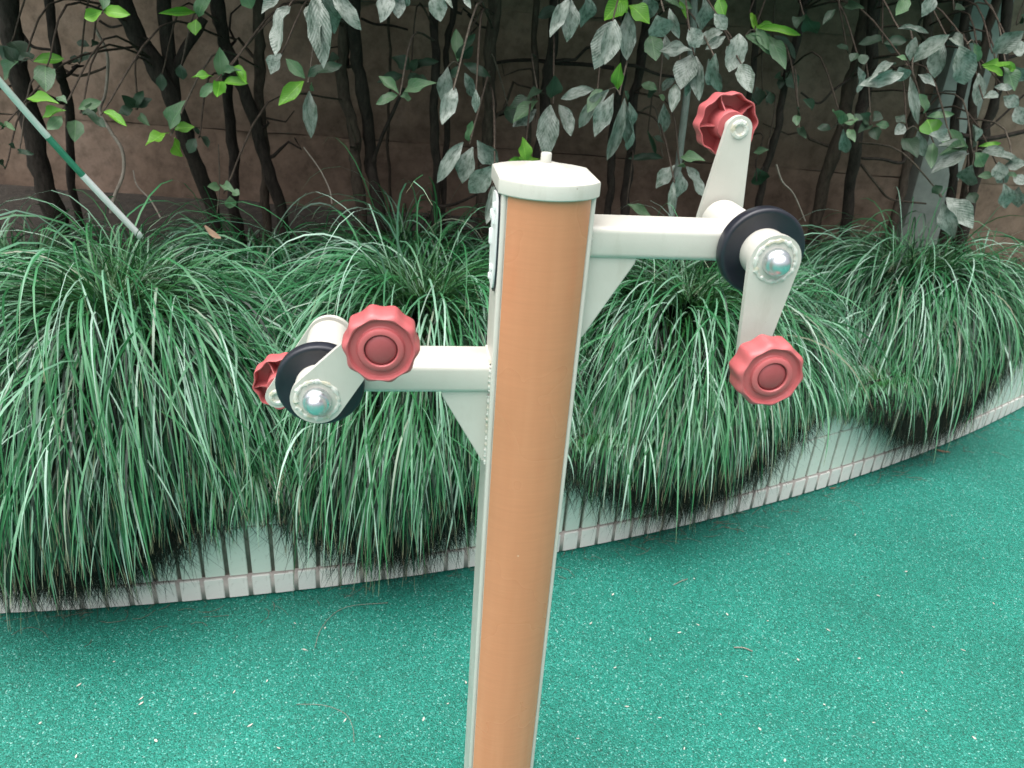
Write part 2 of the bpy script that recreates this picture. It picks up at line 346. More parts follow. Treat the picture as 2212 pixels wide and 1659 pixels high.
pc = np.polyfit([-1.31, -0.074, 0.647, 1.70, 2.376], [1.565, 1.892, 2.195, 2.807, 3.308], 3)
def front(x):
    x = np.asarray(x, float); xc = np.clip(x, -2.4, 2.9)
    d = np.polyval(np.polyder(pc), xc)
    return np.polyval(pc, xc) + (x - xc) * d
WALL_H = 0.415; BACK_Y = 4.02
X0, X1 = -2.45, 2.95
# arc-length parametrisation of the front
xs_f = np.linspace(X0, X1, 900); ys_f = front(xs_f)
s_f = np.concatenate([[0], np.cumsum(np.hypot(np.diff(xs_f), np.diff(ys_f)))])
def on_front(s):
    x = float(np.interp(s, s_f, xs_f)); y = float(front(x)); e = 1e-3
    d = float(front(x + e) - front(x - e)) / (2 * e); tl = math.hypot(1, d)
    return x, y, (1 / tl, d / tl)
wall = empty('planter_wall', (0, float(front(0)), 0))
tag(wall, 'low curved planter wall clad in pale green tiles with dark vertical joints', 'planter wall')
def strip(name, off0, off1, z0, z1, m_, x0=X0, x1=X1, n=140):
    xs = np.linspace(x0, x1, n); ys = front(xs); e = 1e-3; d = (front(xs + e) - front(xs - e)) / (2 * e); tl = np.hypot(1, d)
    nx, ny = d / tl, -1 / tl       # outward normal (towards the camera)
    V = []
    for o_, z in ((off1, z0), (off0, z0), (off0, z1), (off1, z1)):   # back-bottom, front-bottom, front-top, back-top
        V.append(np.stack([xs + nx * o_, ys + ny * o_, np.full(n, z)], 1))
    V = np.concatenate(V); F = []
    for i in range(n - 1):
        for a, b_ in ((0, 1), (1, 2), (2, 3), (3, 0)):
            F.append((a*n+i, a*n+i+1, b_*n+i+1, b_*n+i))
    o = np_obj(name, V, F, m_, wall, smooth=False); o.location = -Vector(wall.location); return o
strip('core', -0.010, -0.11, 0.07, WALL_H - 0.014, M['grout'])
strip('footing', 0.0050, -0.10, 0.0075, 0.0735, M['grout2']); strip('shadow_gap', -0.022, -0.10, -0.05, 0.0070, M['soil'])  # recessed strip at the floor, darkened with soil colour to blacken the shadow gap
# individual tiles, meshes shared by row
def tile_mesh(name, wd, h, th, m_):
    bm = bmesh.new(); bm_box(bm, -wd/2, wd/2, 0, th, 0, h, 0.0018, 1)
    me = bpy.data.meshes.new(name); bmesh.ops.recalc_face_normals(bm, faces=bm.faces); bm.to_mesh(me); bm.free(); me.materials.append(m_); return me
PITCHW = 0.0615; JOINT = 0.0118
rows = [('base_tile', 0.007, 0.067, 0.008, -0.004, M['skirt']), ('tile', 0.076, 0.158, 0.012, 0.001, M['tile']), ('tile', 0.2375, WALL_H - 0.018 - 0.2375, 0.012, 0.001, M['tile'])]
for nm, z0, h, th, off, m_ in rows:
    me = tile_mesh(nm, PITCHW - JOINT, h, th, m_)
    k = 0; s = 0.03
    while s < s_f[-1] - 0.03:
        x, y, tg = on_front(s)
        o = bpy.data.objects.new(nm, me); C.objects.link(o); o.parent = wall
        nx, ny = tg[1], -tg[0]
        o.location = Vector((x + nx * (-off + (0.003 if nm == 'base_tile' else 0)), y + ny * (-off + (0.003 if nm == 'base_tile' else 0)), z0)) - Vector(wall.location) + Vector((0, 0, random.uniform(-0.0006, 0.0006)))
        o.rotation_euler = (random.uniform(-0.004, 0.004), random.uniform(-0.012, 0.012), math.atan2(tg[1], tg[0]) + random.uniform(-0.012, 0.012)); o.scale = (random.uniform(0.94, 1.05), 1, 1)
        s += PITCHW + random.uniform(-0.0012, 0.0012)
# coping slabs
me = tile_mesh('coping_tile', 0.296, 0.016, 0.13, M['coping'])
s = 0.15
while s < s_f[-1] - 0.1:
    x, y, tg = on_front(s); o = bpy.data.objects.new('coping_tile', me); C.objects.link(o); o.parent = wall
    nx, ny = tg[1], -tg[0]
    o.location = Vector((x + nx * 0.004, y + ny * 0.004, WALL_H - 0.0165)) - Vector(wall.location); o.rotation_euler = (0, 0, math.atan2(tg[1], tg[0])); s += 0.30
# soil
def soil_h(x, y):
    d = np.clip((np.asarray(y) - front(x) - 0.10) / 0.9, 0, 1)
    return 0.385 + 0.13 * d
gx = np.linspace(X0 - 0.6, X1 + 0.6, 70); V = []
ny_ = 26
for j in range(ny_):
    for x in gx:
        y = front(x) + 0.10 + (BACK_Y + 0.1 - front(x) - 0.10) * j / (ny_ - 1)
        V.append((x, y, float(soil_h(x, y)) + rng.normal(0, 0.006)))
F = [(j*70+i, j*70+i+1, (j+1)*70+i+1, (j+1)*70+i) for j in range(ny_-1) for i in range(69)]
np_obj('soil', V, F, M['soil'])['kind'] = 'structure'

# ---------------------------------------------------------------- back wall
bw = empty('retaining_wall', (0.3, BACK_Y, 0))
tag(bw, 'stained brown rendered wall behind the shrubs', 'wall')
for z0, z1 in ((0.0, 0.8632), (0.8668, 1.4832), (1.4868, 3.0)):
    bm = bmesh.new(); nx_, nz_ = 90, 8
    # front face as an uneven sheet with returns
    vs = [[bm.verts.new((-7.0 + 15.0 * i / nx_, (0.0 if 0 < j < nz_ else 0.006) + random.gauss(0, 0.004), z0 + (z1 - z0) * j / nz_ + (random.gauss(0, 0.004) if 0 < j < nz_ else random.gauss(0, 0.003)))) for i in range(nx_ + 1)] for j in range(nz_ + 1)]
    for j in range(nz_):
        for i in range(nx_): bm.faces.new((vs[j][i], vs[j][i+1], vs[j+1][i+1], vs[j+1][i]))
    b0 = [bm.verts.new((v_.co.x, 0.25, v_.co.z)) for v_ in vs[0]]; b1 = [bm.verts.new((v_.co.x, 0.25, v_.co.z)) for v_ in vs[-1]]
    for i in range(nx_):
        bm.faces.new((b0[i], b0[i+1], vs[0][i+1], vs[0][i])); bm.faces.new((vs[-1][i], vs[-1][i+1], b1[i+1], b1[i])); bm.faces.new((b1[i], b1[i+1], b0[i+1], b0[i]))
    bm_obj('wall_band', bm, M['render'], bw)
bm = bmesh.new(); bm_box(bm, -7.0, 8.0, 0.03, 0.22, 0.0, 2.99); bm_obj('mortar_core', bm, M['grout'], bw, smooth=False)
p1 = at(2085, 200, BACK_Y - 0.1)
bm = bmesh.new(); bm_box(bm, p1.x - 0.10, p1.x + 0.10, BACK_Y - 0.09, BACK_Y + 0.02, 0.3, 2.9, 0.006)
o = bm_obj('wall_pier', bm, M['plaster']); tag(o, 'pale grey plaster pier on the brown wall at the right', 'pier')

# ---------------------------------------------------------------- arm exerciser
PX, PY, PHI = 0.0225, 1.009, R(8.76)
dev = empty('arm_exerciser', (PX, PY, 0), PHI)
tag(dev, 'cream and orange outdoor arm exerciser post with two cranked wheels', 'exercise machine')
HW, RR = 0.0575, 0.0700            # half width of the flat sides, radius of the curved front and back
CAPZ = 1.361
def post_outline(hw, r, n=14, cr=0.003):
    a0 = math.asin(min(0.999, math.sqrt(max(0, r*r - hw*hw)) / r))  # angle where the arc meets the flat side
    pts = []
    for s0 in (0, math.pi):        # back arc, front arc
        for i in range(n + 1):
            a = s0 + a0 + (math.pi - 2 * a0) * i / n
            pts.append((r * math.cos(a), r * math.sin(a)))
    return pts
bm = bmesh.new(); bm_prism(bm, post_outline(HW, RR), 0.0, CAPZ - 0.012, lambda a, b, z: (a, b, z))
post = bm_obj('post', bm, M['cream'], dev, angle=25)
# orange panel: a thin curved shell over the front arc
bm = bmesh.new(); na = 26; hx = 0.0512; aa = math.asin(hx / (RR + 0.001)); zs = [0.03] + [0.03 + (CAPZ - 0.044) * i / 12 for i in range(1, 13)]
def shell(r): return [[bm.verts.new((r * math.sin(-aa + 2*aa*i/na), -r * math.cos(-aa + 2*aa*i/na), z)) for i in range(na + 1)] for z in zs]
so_, si_ = shell(RR + 0.0016), shell(RR - 0.001)
for j in range(len(zs) - 1):
    for i in range(na):
        bm.faces.new((so_[j][i], so_[j][i+1], so_[j+1][i+1], so_[j+1][i]))
    bm.faces.new((so_[j][0], so_[j+1][0], si_[j+1][0], si_[j][0])); bm.faces.new((so_[j][na], so_[j+1][na], si_[j+1][na], si_[j][na]))
o = bm_obj('front_panel', bm, M['orange'], post); o['label'] = 'orange brown panel on the front of the post'
# corner beads (rounded cream strips between the panel and the side)
for sx in (-1, 1):
    bm = bmesh.new(); bm_box(bm, min(sx*0.0515, sx*0.0587), max(sx*0.0515, sx*0.0587), -0.0480, -0.033, 0.01, CAPZ - 0.016, 0.003, 3)
    bm_obj('corner_strip', bm, M['cream'], post)
# base flange
bm = bmesh.new(); bm_box(bm, -0.11, 0.11, -0.11, 0.11, 0.0, 0.012, 0.003); bm_obj('base_plate', bm, M['cream'], dev)
# cap
bm = bmesh.new()
out = post_outline(HW + 0.0042, RR + 0.0048, 18)
levels = [(1.0, CAPZ - 0.019), (1.018, CAPZ - 0.0175), (1.018, CAPZ - 0.0022), (1.008, CAPZ - 0.0004), (0.90, CAPZ + 0.0014), (0.62, CAPZ + 0.0030), (0.50, CAPZ + 0.0062), (0.38, CAPZ + 0.0098), (0.2, CAPZ + 0.0125), (0.06, CAPZ + 0.013)]
rings = []
for k, z in levels:
    t_ = min(1, max(0, (0.95 - k) / 0.4))    # morph to a circle towards the dome
    ring = []
    for a, b_ in out:
        rr_ = math.hypot(a, b_); c_ = ((HW + 0.004) * 1.05)
        q = (1 - t_) * rr_ + t_ * c_
        ring.append(bm.verts.new((a / rr_ * q * k, b_ / rr_ * q * k, z)))
    rings.append(ring)
for A, B in zip(rings, rings[1:]):
    for i in range(len(A)): bm.faces.new((A[i], A[(i+1) % len(A)], B[(i+1) % len(A)], B[i]))
bm.faces.new(rings[-1]); bm.faces.new(rings[0][::-1])
cap = bm_obj('cap', bm, M['cream'], dev, angle=28)
bm = bmesh.new(); bm_lathe(bm, [(0.0068, CAPZ + 0.010), (0.0068, CAPZ + 0.0235), (0.0060, CAPZ + 0.0245), (0, CAPZ + 0.0245)], lambda x, y, h: (x, y, h), 24)
bm_obj('cap_stud', bm, M['cream'], cap)
# side badge on the left flat: black gasket and silver plate with raised marks
bm = bmesh.new()
def oval(hy, hz, n=28): return [(hy * math.copysign(abs(math.cos(2*math.pi*i/n))**0.6, math.cos(2*math.pi*i/n)), hz * math.copysign(abs(math.sin(2*math.pi*i/n))**0.6, math.sin(2*math.pi*i/n))) for i in range(n)]
zc = CAPZ - 0.085
bm_prism(bm, oval(0.033, 0.066), 0, 0.003, lambda a, b, d: (-HW - 0.0005 - d, a - 0.012, zc + b)); bg_ = bm_obj('side_badge', bm, M['black'], dev)
bm = bmesh.new(); bm_prism(bm, oval(0.030, 0.062), 0.003, 0.0048, lambda a, b, d: (-HW - 0.0005 - d, a - 0.012, zc + b)); bm_obj('silver_plate', bm, M['pole_white'], bg_)
for zz, yy, hh in ((0.045, -0.02, 0.010), (0.028, -0.018, 0.012), (0.030, 0.004, 0.012), (-0.035, -0.016, 0.008), (-0.050, -0.006, 0.008), (0.0, 0.006, 0.02)):
    bm = bmesh.new(); bm_box(bm, -HW - 0.0085, -HW - 0.005, yy - 0.004, yy + 0.004, zc + zz - hh/2, zc + zz + hh/2, 0.0014)
    bm_obj('raised_mark', bm, M['pole_white'], bg_)

ARM_T = 0.2833; ARM_H = 0.042; ARM_HD = 0.036
def plane_fn(cx, cz, sgn):
    """map (a right, b up, outward depth) to device space; sgn -1 front, +1 rear"""
    return lambda a, b, d: (cx + a, sgn * d, cz + b)
def tear(r1, r2, L, ang, n=20):
    """outline of a plate: big circle r1 at the origin, small circle r2 at distance L in direction ang (from +b axis clockwise)"""
    dx, dz = math.sin(ang), math.cos(ang); be = math.acos((r1 - r2) / L); base = math.atan2(dz, dx); pts = []
    for i in range(n + 1):
        a = base + be + (2 * math.pi - 2 * be) * i / n; pts.append((r1 * math.cos(a), r1 * math.sin(a)))
    for i in range(n + 1):
        a = base - be + 2 * be * i / n; pts.append((L * dx + r2 * math.cos(a), L * dz + r2 * math.sin(a)))
    return pts
def weld_ring(bm, fn, r, mi, d0, n=64, rough=1.0):
    ph = random.uniform(0, 9)
    rings = []
    for k in range(n):
        a = 2 * math.pi * k / n; q = mi * (0.75 + rough * (0.30 * math.sin(a * 17 + ph) * math.sin(a * 5 + ph) + random.uniform(-0.14, 0.2))); rc = r + rough * random.uniform(-0.0007, 0.0007)
        rings.append([bm.verts.new(fn((rc + q * 1.25 * math.cos(t)) * math.cos(a), (rc + q * 1.25 * math.cos(t)) * math.sin(a), d0 + q * max(-0.3, math.sin(t)))) for t in [2 * math.pi * j / 7 for j in range(7)]])
    for k in range(n):
        A, B = rings[k], rings[(k+1) % n]
        for j in range(7): bm.faces.new((A[j], A[(j+1) % 7], B[(j+1) % 7], B[j]))
def scallop(a): return 1 - 0.076 * (0.5 + 0.5 * math.cos(10 * a)) ** 0.85
def knob(cx, cz, sgn, d0, rot):
    """hand knob; d0 is the outward depth of its front face"""
    base = plane_fn(cx, cz, sgn)
    cr, sr = math.cos(rot), math.sin(rot)
    fn = lambda x, y, h: base(x * cr - y * sr, x * sr + y * cr, d0 + h)
    prof = [(0.0190, -0.010), (0.0190, -0.0012), (0.0200, 0), (0.0240, 0), (0.0260, -0.0014), (0.0268, -0.0052), (0.0280, -0.0062), (0.0345, -0.0062), (0.0362, -0.0045), (0.0372, -0.0018), (0.0390, -0.0012),
            (0.0415, -0.0024), (0.0436, -0.0052), (0.0446, -0.009), (0.0450, -0.014), (0.0450, -0.034), (0.0444, -0.0348), (0.0430, -0.0345), (0.0424, -0.033), (0.0420, -0.011), (0.0240, -0.0105), (0.0215, -0.014), (0.0208, -0.045), (0.0198, -0.0465), (0.0095, -0.0465), (0.0095, -0.02)]
    wt = [0]*9 + [0.15, 0.45, 0.8, 1, 1, 1, 1, 1, 1, 1, 1] + [0]*6
    bm = bmesh.new(); bm_lathe(bm, prof, fn, 140, radial=lambda a, i: 1 + (scallop(a) - 1) * wt[i])
    k = bm_obj('knob', bm, M['red'], dev, angle=35)
    bm = bmesh.new(); bm_lathe(bm, [(0.0181, -0.009), (0.0181, -0.0035), (0.0172, -0.0022), (0.0125, -0.0006), (0.0065, 0.0004), (0, 0.0006)], fn, 48); bm_obj('button', bm, M['button'], k)
    for i in range(5):
        a = 2 * math.pi * i / 5 + math.pi / 10
        ca, sa = math.cos(a), math.sin(a); bm = bmesh.new()
        f2 = lambda r, d: [fn(r * ca - s * sa, r * sa + s * ca, d) for s in (-0.0009, 0.0009)]
        q = [f2(0.0207, -0.011), f2(0.0428, -0.011), f2(0.0428, -0.0325), f2(0.0340, -0.0295), f2(0.0207, -0.0360)]
        A = [bm.verts.new(p[0]) for p in q]; B = [bm.verts.new(p[1]) for p in q]
        bm.faces.new(A); bm.faces.new(B[::-1])
        for j in range(5): bm.faces.new((A[j], A[(j+1) % 5], B[(j+1) % 5], B[j]))
        bm_obj('rib', bm, M['red'], k, smooth=False)
    return k
def assembly(sx, ztop, ang_front, krot):
    zc = ztop - ARM_H / 2; ce = sx * ARM_T
    # support arm: rounded rectangular tube
    bm = bmesh.new(); x0, x1 = sorted((sx * (HW - 0.002), sx * (ARM_T - 0.012)))
    bm_box(bm, x0, x1, -ARM_HD, ARM_HD, zc - ARM_H/2, zc + ARM_H/2)
    es = [e for e in bm.edges if abs(e.verts[0].co.x - e.verts[1].co.x) > 0.1]
    bmesh.ops.bevel(bm, geom=es, offset=0.008, segments=4, profile=0.5, affect='EDGES')
    arm = bm_obj('support_arm', bm, M['cream'], dev, angle=30)
    # gusset plate
    bm = bmesh.new(); gx = sx * (HW - 0.001); L_, H_ = 0.068, 0.112
    pts = [(gx, zc - ARM_H/2 + 0.002), (gx + sx * L_, zc - ARM_H/2 + 0.002), (gx + sx * (L_ - 0.001), zc - ARM_H/2 - 0.006), (gx + sx * 0.007, zc - ARM_H/2 - H_), (gx, zc - ARM_H/2 - H_)]
    bm_prism(bm, pts, -0.031, -0.023, lambda a, b, d: (a, d, b)); bmesh.ops.bevel(bm, geom=list(bm.edges), offset=0.0012, segments=2, affect='EDGES')
    bm_obj('gusset', bm, M['cream'], arm, angle=30)
    # weld beads: along the gusset and round the arm at the post
    def bead(p0, p1, r_, n=40):
        P = [Vector(p0).lerp(Vector(p1), i / (n - 1)) for i in range(n)]
        return tube(P, [r_ * (0.8 + 0.35 * math.sin(i * 1.9) * math.sin(i * 0.7) + random.uniform(-0.1, 0.15)) for i in range(n)], 7, 0.06)
    g0 = sx * (HW + 0.001)
    parts = [bead((g0, -0.0325, zc - ARM_H/2 - 0.004), (g0, -0.0325, zc - ARM_H/2 - H_ - 0.003), 0.0030, 60),
             bead((g0, -ARM_HD - 0.0005, zc - ARM_H/2 + 0.004), (g0, -ARM_HD - 0.0005, zc + ARM_H/2 - 0.002), 0.0030, 26),
             bead((g0, -ARM_HD + 0.004, zc + ARM_H/2), (g0, ARM_HD - 0.004, zc + ARM_H/2), 0.0024, 40)]
    Vv, Ff = join_vf(parts); np_obj('weld_bead', Vv, Ff, M['weld'], arm)
    # hub sleeve through the arm end
    fnF, fnB = plane_fn(ce, zc, -1), plane_fn(ce, zc, 1)
    rs = 0.0315
    bm = bmesh.new(); bm_lathe(bm, [(0, -0.1022), (rs, -0.094), (rs, 0.040), (0, 0.040)], fnF, 56)
    hub = bm_obj('hub_sleeve', bm, M['cream'], dev, angle=35)
    bm = bmesh.new(); bm_lathe(bm, [(0, 0.050), (rs, 0.050), (rs, 0.0855), (0, 0.0855)], fnF, 56); bm_obj('front_boss', bm, M['cream'], hub, angle=35)
    # black disc
    bm = bmesh.new(); bm_lathe(bm, [(0, 0.0365), (0.050, 0.0365), (0.0555, 0.0375), (0.0570, 0.041), (0.0570, 0.0535), (0.0560, 0.0560), (0.0535, 0.0572), (0.0505, 0.0570), (0.049, 0.0562), (0.0330, 0.0562), (0, 0.0562)], fnF, 72)
    bm_obj('wheel_disc', bm, M['black'], dev, angle=50)
    for face, fn, dz, ang in (('front', fnF, 0.0855, ang_front), ('rear', fnB, 0.1022, ang_front + math.pi)):
        sgn = -1 if face == 'front' else 1
        Lc = 0.1282; TH = 0.009
        bm = bmesh.new(); bm_prism(bm, tear(0.0335, 0.0185, Lc, ang), dz, dz + TH, fn)
        ed = [e for e in bm.edges if len(e.link_faces) == 2 and any(len(f.verts) > 8 for f in e.link_faces)]
        bmesh.ops.bevel(bm, geom=ed, offset=0.0014, segments=2, affect='EDGES')
        crank = bm_obj('crank', bm, M['cream'], dev, angle=40)
        bm = bmesh.new(); weld_ring(bm, fn, 0.0262, 0.0028, dz + TH); bm_obj('weld_ring', bm, M['weld'], crank)
        # steel washer + dome nut
        d1 = dz + TH
        bm = bmesh.new(); bm_lathe(bm, [(0, d1 - 0.001), (0.0175, d1 - 0.001), (0.0178, d1 + 0.0035), (0.0168, d1 + 0.0085), (0.0150, d1 + 0.0115), (0.0136, d1 + 0.0120), (0.0136, d1 + 0.0135), (0.0128, d1 + 0.0165), (0.0104, d1 + 0.0205), (0.0066, d1 + 0.0232), (0.0025, d1 + 0.0242), (0, d1 + 0.0243)], fn, 48)
        bm_obj('dome_nut', bm, M['steel'], crank, angle=45)
        # spindle and inner weld at the small end
        ex, ez = Lc * math.sin(ang), Lc * math.cos(ang)
        f2 = plane_fn(ce + ex, zc + ez, sgn)
        bm = bmesh.new(); bm_lathe(bm, [(0, dz + 0.001), (0.0125, dz + TH - 0.001), (0.0125, dz + TH + 0.004), (0.0110, dz + TH + 0.006), (0.0110, dz + TH + 0.034), (0, dz + TH + 0.034)], f2, 32); bm_obj('spindle', bm, M['cream'], crank, angle=40)
        bm = bmesh.new(); fi = plane_fn(ce + ex, zc + ez, sgn); weld_ring(bm, lambda a, b, d: fi(a, b, dz - (d - dz)), 0.0094, 0.0042, dz, 40, 0.25); bm_obj('weld_ring', bm, M['weld'], crank)
        knob(ce + ex, zc + ez, sgn, dz + TH + 0.0676, krot + (0.2 if face == 'rear' else 0))
assembly(1, 1.303, R(182.2), R(13))
assembly(-1, 1.108, R(39.7), R(15))

# ---------------------------------------------------------------- grass clumps
def grass_clump(cx, cdist, rx, ry, n, L, mound, label, seed, zb=0.0, wid=(0.0042, 0.0068), frontbias=0.40, cy=None, grav=0.36, dark=0.0, hw=0.5, skirt=0.10, shade_thatch=0, wide=False, gap=0.36, lift=(0.12, 0.32)):
    g = np.random.default_rng(seed)
    cy = float(front(cx)) + cdist if cy is None else cy
    K = 11
    r = np.sqrt(g.random(n)) ** 1.0; a = g.random(n) * 2 * np.pi
    # tufts: quantise the roots so that blades spring in bundles
    nt_ = max(12, n // 34); tr_ = np.sqrt(g.random(nt_)); ta = g.random(nt_) * 2 * np.pi; ti = g.integers(0, nt_, n)
    r = np.clip(tr_[ti] + g.normal(0, 0.05, n), 0.02, 1.05); a = ta[ti] + g.normal(0, 0.12, n)
    hang = g.random(n) < skirt; nh = int(hang.sum()); a[hang] = -np.pi / 2 + g.normal(0, 0.62, nh); r[hang] = g.uniform(0.85, 1.08, nh)
    x = cx + rx * r * np.cos(a); y = cy + ry * r * np.sin(a)
    if wide:      # bed-filling clumps: roots follow the wall from edge to edge
        u_ = g.uniform(-1, 1, nt_); v_ = g.random(nt_) ** 1.15
        u = u_[ti] + g.normal(0, 0.05, n); v = np.clip(v_[ti] + g.normal(0, 0.04, n), 0, 1)
        u[hang] = g.uniform(-0.95, 0.95, nh); v[hang] = g.uniform(0, 0.06, nh)
        x = cx + hw * 0.96 * u; y = front(x) + 0.015 + (cdist + ry) * v
        a = np.arctan2((y - cy) / (cdist + 0.05), (x - cx) / hw); r = np.clip(np.hypot((y - cy) / (cdist + 0.05), u) / 1.05, 0, 1.05)
    y = np.maximum(y, front(x) + 0.012)
    z = soil_h(x, y) + mound * np.clip(1 - r ** 2.0, 0, 1) + zb
    z = np.where(y < front(x) + 0.15, np.maximum(z, WALL_H + 0.003), z)      # blades drape over the coping
    az = a + g.normal(0, 0.46, n)
    dx = np.cos(az) * 0.9 + g.normal(0, 0.12, n); dy = np.sin(az) - frontbias + g.normal(0, 0.12, n)
    hn = np.hypot(dx, dy) + 1e-6; dx /= hn; dy /= hn
    el = np.radians(np.clip((58 - 40 * r if wide else 66 - 44 * r) + g.normal(0, 12, n), 2, 84)); el[hang] = np.radians(g.uniform(-35, 12, nh))
    shade_dark = g.random(n) < 0.50; Lb = g.uniform(L[0], L[1], n) * (0.82 + 0.30 * g.random(n)); Lb[shade_dark] *= 0.86  # half the blades, lower and near-black, paint the clump's inner shade
    if wide: Lb *= 1.10 - 0.42 * np.clip(np.abs(u), 0, 1.1) ** 1.6
    step = Lb / K
    el[shade_dark] -= np.radians(16)
    d = np.stack([np.cos(el) * dx, np.cos(el) * dy, np.sin(el)], 1)
    push = g.uniform(0.006, 0.06, n); push[hang] *= 0.5; gr = grav * g.uniform(0.75, 1.3, n)
    sway = g.normal(0, 0.035, (n, 3)); sway[:, 2] = 0
    hem0 = np.where(g.random(n) < 0.90, g.uniform(lift[0], lift[1], n), g.uniform(0.0, lift[0] + 0.02, n))
    d0 = d.copy()
    def grow(step):
        P = np.stack([x, y, z], 1); path = [P.copy()]; d = d0.copy(); hit = np.full(n, K, float)
        for k in range(K):
            d = d + sway; d[:, 2] -= gr * (0.45 + 0.9 * k / K)
            d /= np.linalg.norm(d, axis=1)[:, None]
            P = P + d * step[:, None]
            f_ = front(P[:, 0]); top = np.where(P[:, 1] > f_ + 0.10, soil_h(P[:, 0], P[:, 1]), WALL_H)
            inside = (P[:, 1] > f_ - push * 0.35) & (P[:, 2] < top + 0.012)
            near = inside & (P[:, 1] < f_ + 0.16)
            P[near, 1] = f_[near] - push[near] * np.clip((WALL_H + 0.15 - P[near, 2]) / 0.3, 0.15, 1)
            far = inside & ~near; P[far, 2] = top[far] + 0.012
            hem = hem0 + gap * np.clip(np.abs(P[:, 0] - cx) / hw, 0, 1.1) ** 1.7
            low = (P[:, 2] < np.minimum(hem, WALL_H - 0.03) + 0.6 * np.maximum(0, f_ - P[:, 1] - 0.03)) & (P[:, 1] < f_) & (hit == K); hit[low] = k + 0.6
            P[:, 2] = np.maximum(P[:, 2], 0.008 + push * 0.06)
            path.append(P.copy())
        return path, hit
    path, hit = grow(step)
    path, hit = grow(step * np.clip(hit / K, 0.35, 1))
    path = np.stack(path, 1)                      # n, K+1, 3
    T = np.gradient(path, axis=1); T /= np.linalg.norm(T, axis=2)[:, :, None] + 1e-9
    upv = np.array([0, 0, 1.0]); side = np.cross(T, upv); sl = np.linalg.norm(side, axis=2)[:, :, None]
    hz = np.stack([-dy, dx, np.zeros(n)], 1)[:, None, :]
    side = np.where(sl > 0.25, side / (sl + 1e-9), hz * np.sign((side * hz).sum(2, keepdims=True) + 1e-6))
    tw = g.normal(0, 0.5, n)[:, None, None]; nrm = np.cross(side, T); side = side * np.cos(tw) + nrm * np.sin(tw)
    t_ = np.linspace(0, 1, K + 1); prof = np.clip(0.55 + 1.6 * t_, 0, 1) * np.clip((1.02 - t_) * 3.2, 0.10, 1)
    wv = g.uniform(wid[0], wid[1], n)[:, None] * prof[None, :] * 0.5
    Lf = path - side * wv[:, :, None]; Rt = path + side * wv[:, :, None]
    Vv = np.stack([Lf, Rt], 2).reshape(-1, 3)
    base = (np.arange(n) * (K + 1) * 2)[:, None]; i = np.arange(K)[None, :] * 2
    q = np.stack([base + i, base + i + 1, base + i + 3, base + i + 2], 2).reshape(-1, 4)
    rv = np.where(shade_dark, 0.16 * g.random(n), 0.2 + 0.772 * g.random(n))
    # fresh blades, then dead strands coloured near-black for the shade underneath
    c = empty('grass_clump', (cx, cy, float(soil_h(cx, cy))))
    tag(c, label, 'grass clump', 'drooping grass clumps in the planter')
    org = np.array([cx, cy, float(soil_h(cx, cy))])
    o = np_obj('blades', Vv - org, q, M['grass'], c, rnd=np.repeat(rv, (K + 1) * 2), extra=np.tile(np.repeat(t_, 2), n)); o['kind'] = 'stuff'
    if shade_thatch:
        m_ = shade_thatch; px_ = cx + hw * 0.74 * np.clip(g.normal(0, 0.55, m_), -1, 1); f_ = front(px_); KK = 7
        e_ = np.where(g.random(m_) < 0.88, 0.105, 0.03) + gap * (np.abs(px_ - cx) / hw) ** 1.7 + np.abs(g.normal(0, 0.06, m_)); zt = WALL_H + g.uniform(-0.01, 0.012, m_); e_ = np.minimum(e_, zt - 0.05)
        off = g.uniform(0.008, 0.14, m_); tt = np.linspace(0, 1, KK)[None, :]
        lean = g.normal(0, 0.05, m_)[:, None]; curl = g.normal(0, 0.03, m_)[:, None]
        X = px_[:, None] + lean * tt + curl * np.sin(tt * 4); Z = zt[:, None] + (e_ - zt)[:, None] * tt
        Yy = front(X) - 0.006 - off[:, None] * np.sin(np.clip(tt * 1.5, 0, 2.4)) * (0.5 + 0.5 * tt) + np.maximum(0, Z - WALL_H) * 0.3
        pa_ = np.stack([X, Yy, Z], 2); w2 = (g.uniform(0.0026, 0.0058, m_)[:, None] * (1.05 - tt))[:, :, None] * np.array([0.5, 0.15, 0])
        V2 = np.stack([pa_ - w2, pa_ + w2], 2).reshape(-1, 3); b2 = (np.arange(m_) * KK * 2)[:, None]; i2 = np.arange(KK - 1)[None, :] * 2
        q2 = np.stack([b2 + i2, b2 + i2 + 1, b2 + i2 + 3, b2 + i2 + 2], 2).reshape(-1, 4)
        o = np_obj('shade_thatch', V2 - org, q2, M['shade_thatch'], c, rnd=np.repeat(g.random(m_), KK * 2)); o['kind'] = 'stuff'; o['label'] = 'withered strands hanging under the fresh blades, coloured black for the shade there'
    return c
GC = [
 # cx, dist behind front, rx, ry, n, length, mound, label, seed, half width of the hanging skirt
 (-1.10, 0.36, 0.42, 0.34, 10500, (0.46, 0.68), 0.31, 'largest drooping grass clump spilling over the wall at the far left', 11, 0.50, 0.27, (0.10, 0.30)),
 (-0.28, 0.38, 0.25, 0.35, 7600, (0.44, 0.63), 0.30, 'drooping grass clump behind the lower crank and left of the post', 12, 0.37, 0.27, (0.13, 0.32)),
 (0.58, 0.36, 0.36, 0.33, 9200, (0.40, 0.58), 0.24, 'drooping grass clump between the post and the right hanging knob', 13, 0.54, 0.34, (0.17, 0.35)),
 (1.62, 0.36, 0.34, 0.31, 8200, (0.40, 0.58), 0.21, 'drooping grass clump hanging over the wall at the far right', 14, 0.50, 0.36, (0.24, 0.40)),
]
for g_ in GC: grass_clump(*g_[:9], hw=g_[9], wid=(0.0022, 0.0058), shade_thatch=int(12500 * g_[9]), wide=True, gap=g_[10], lift=g_[11], frontbias=0.72)
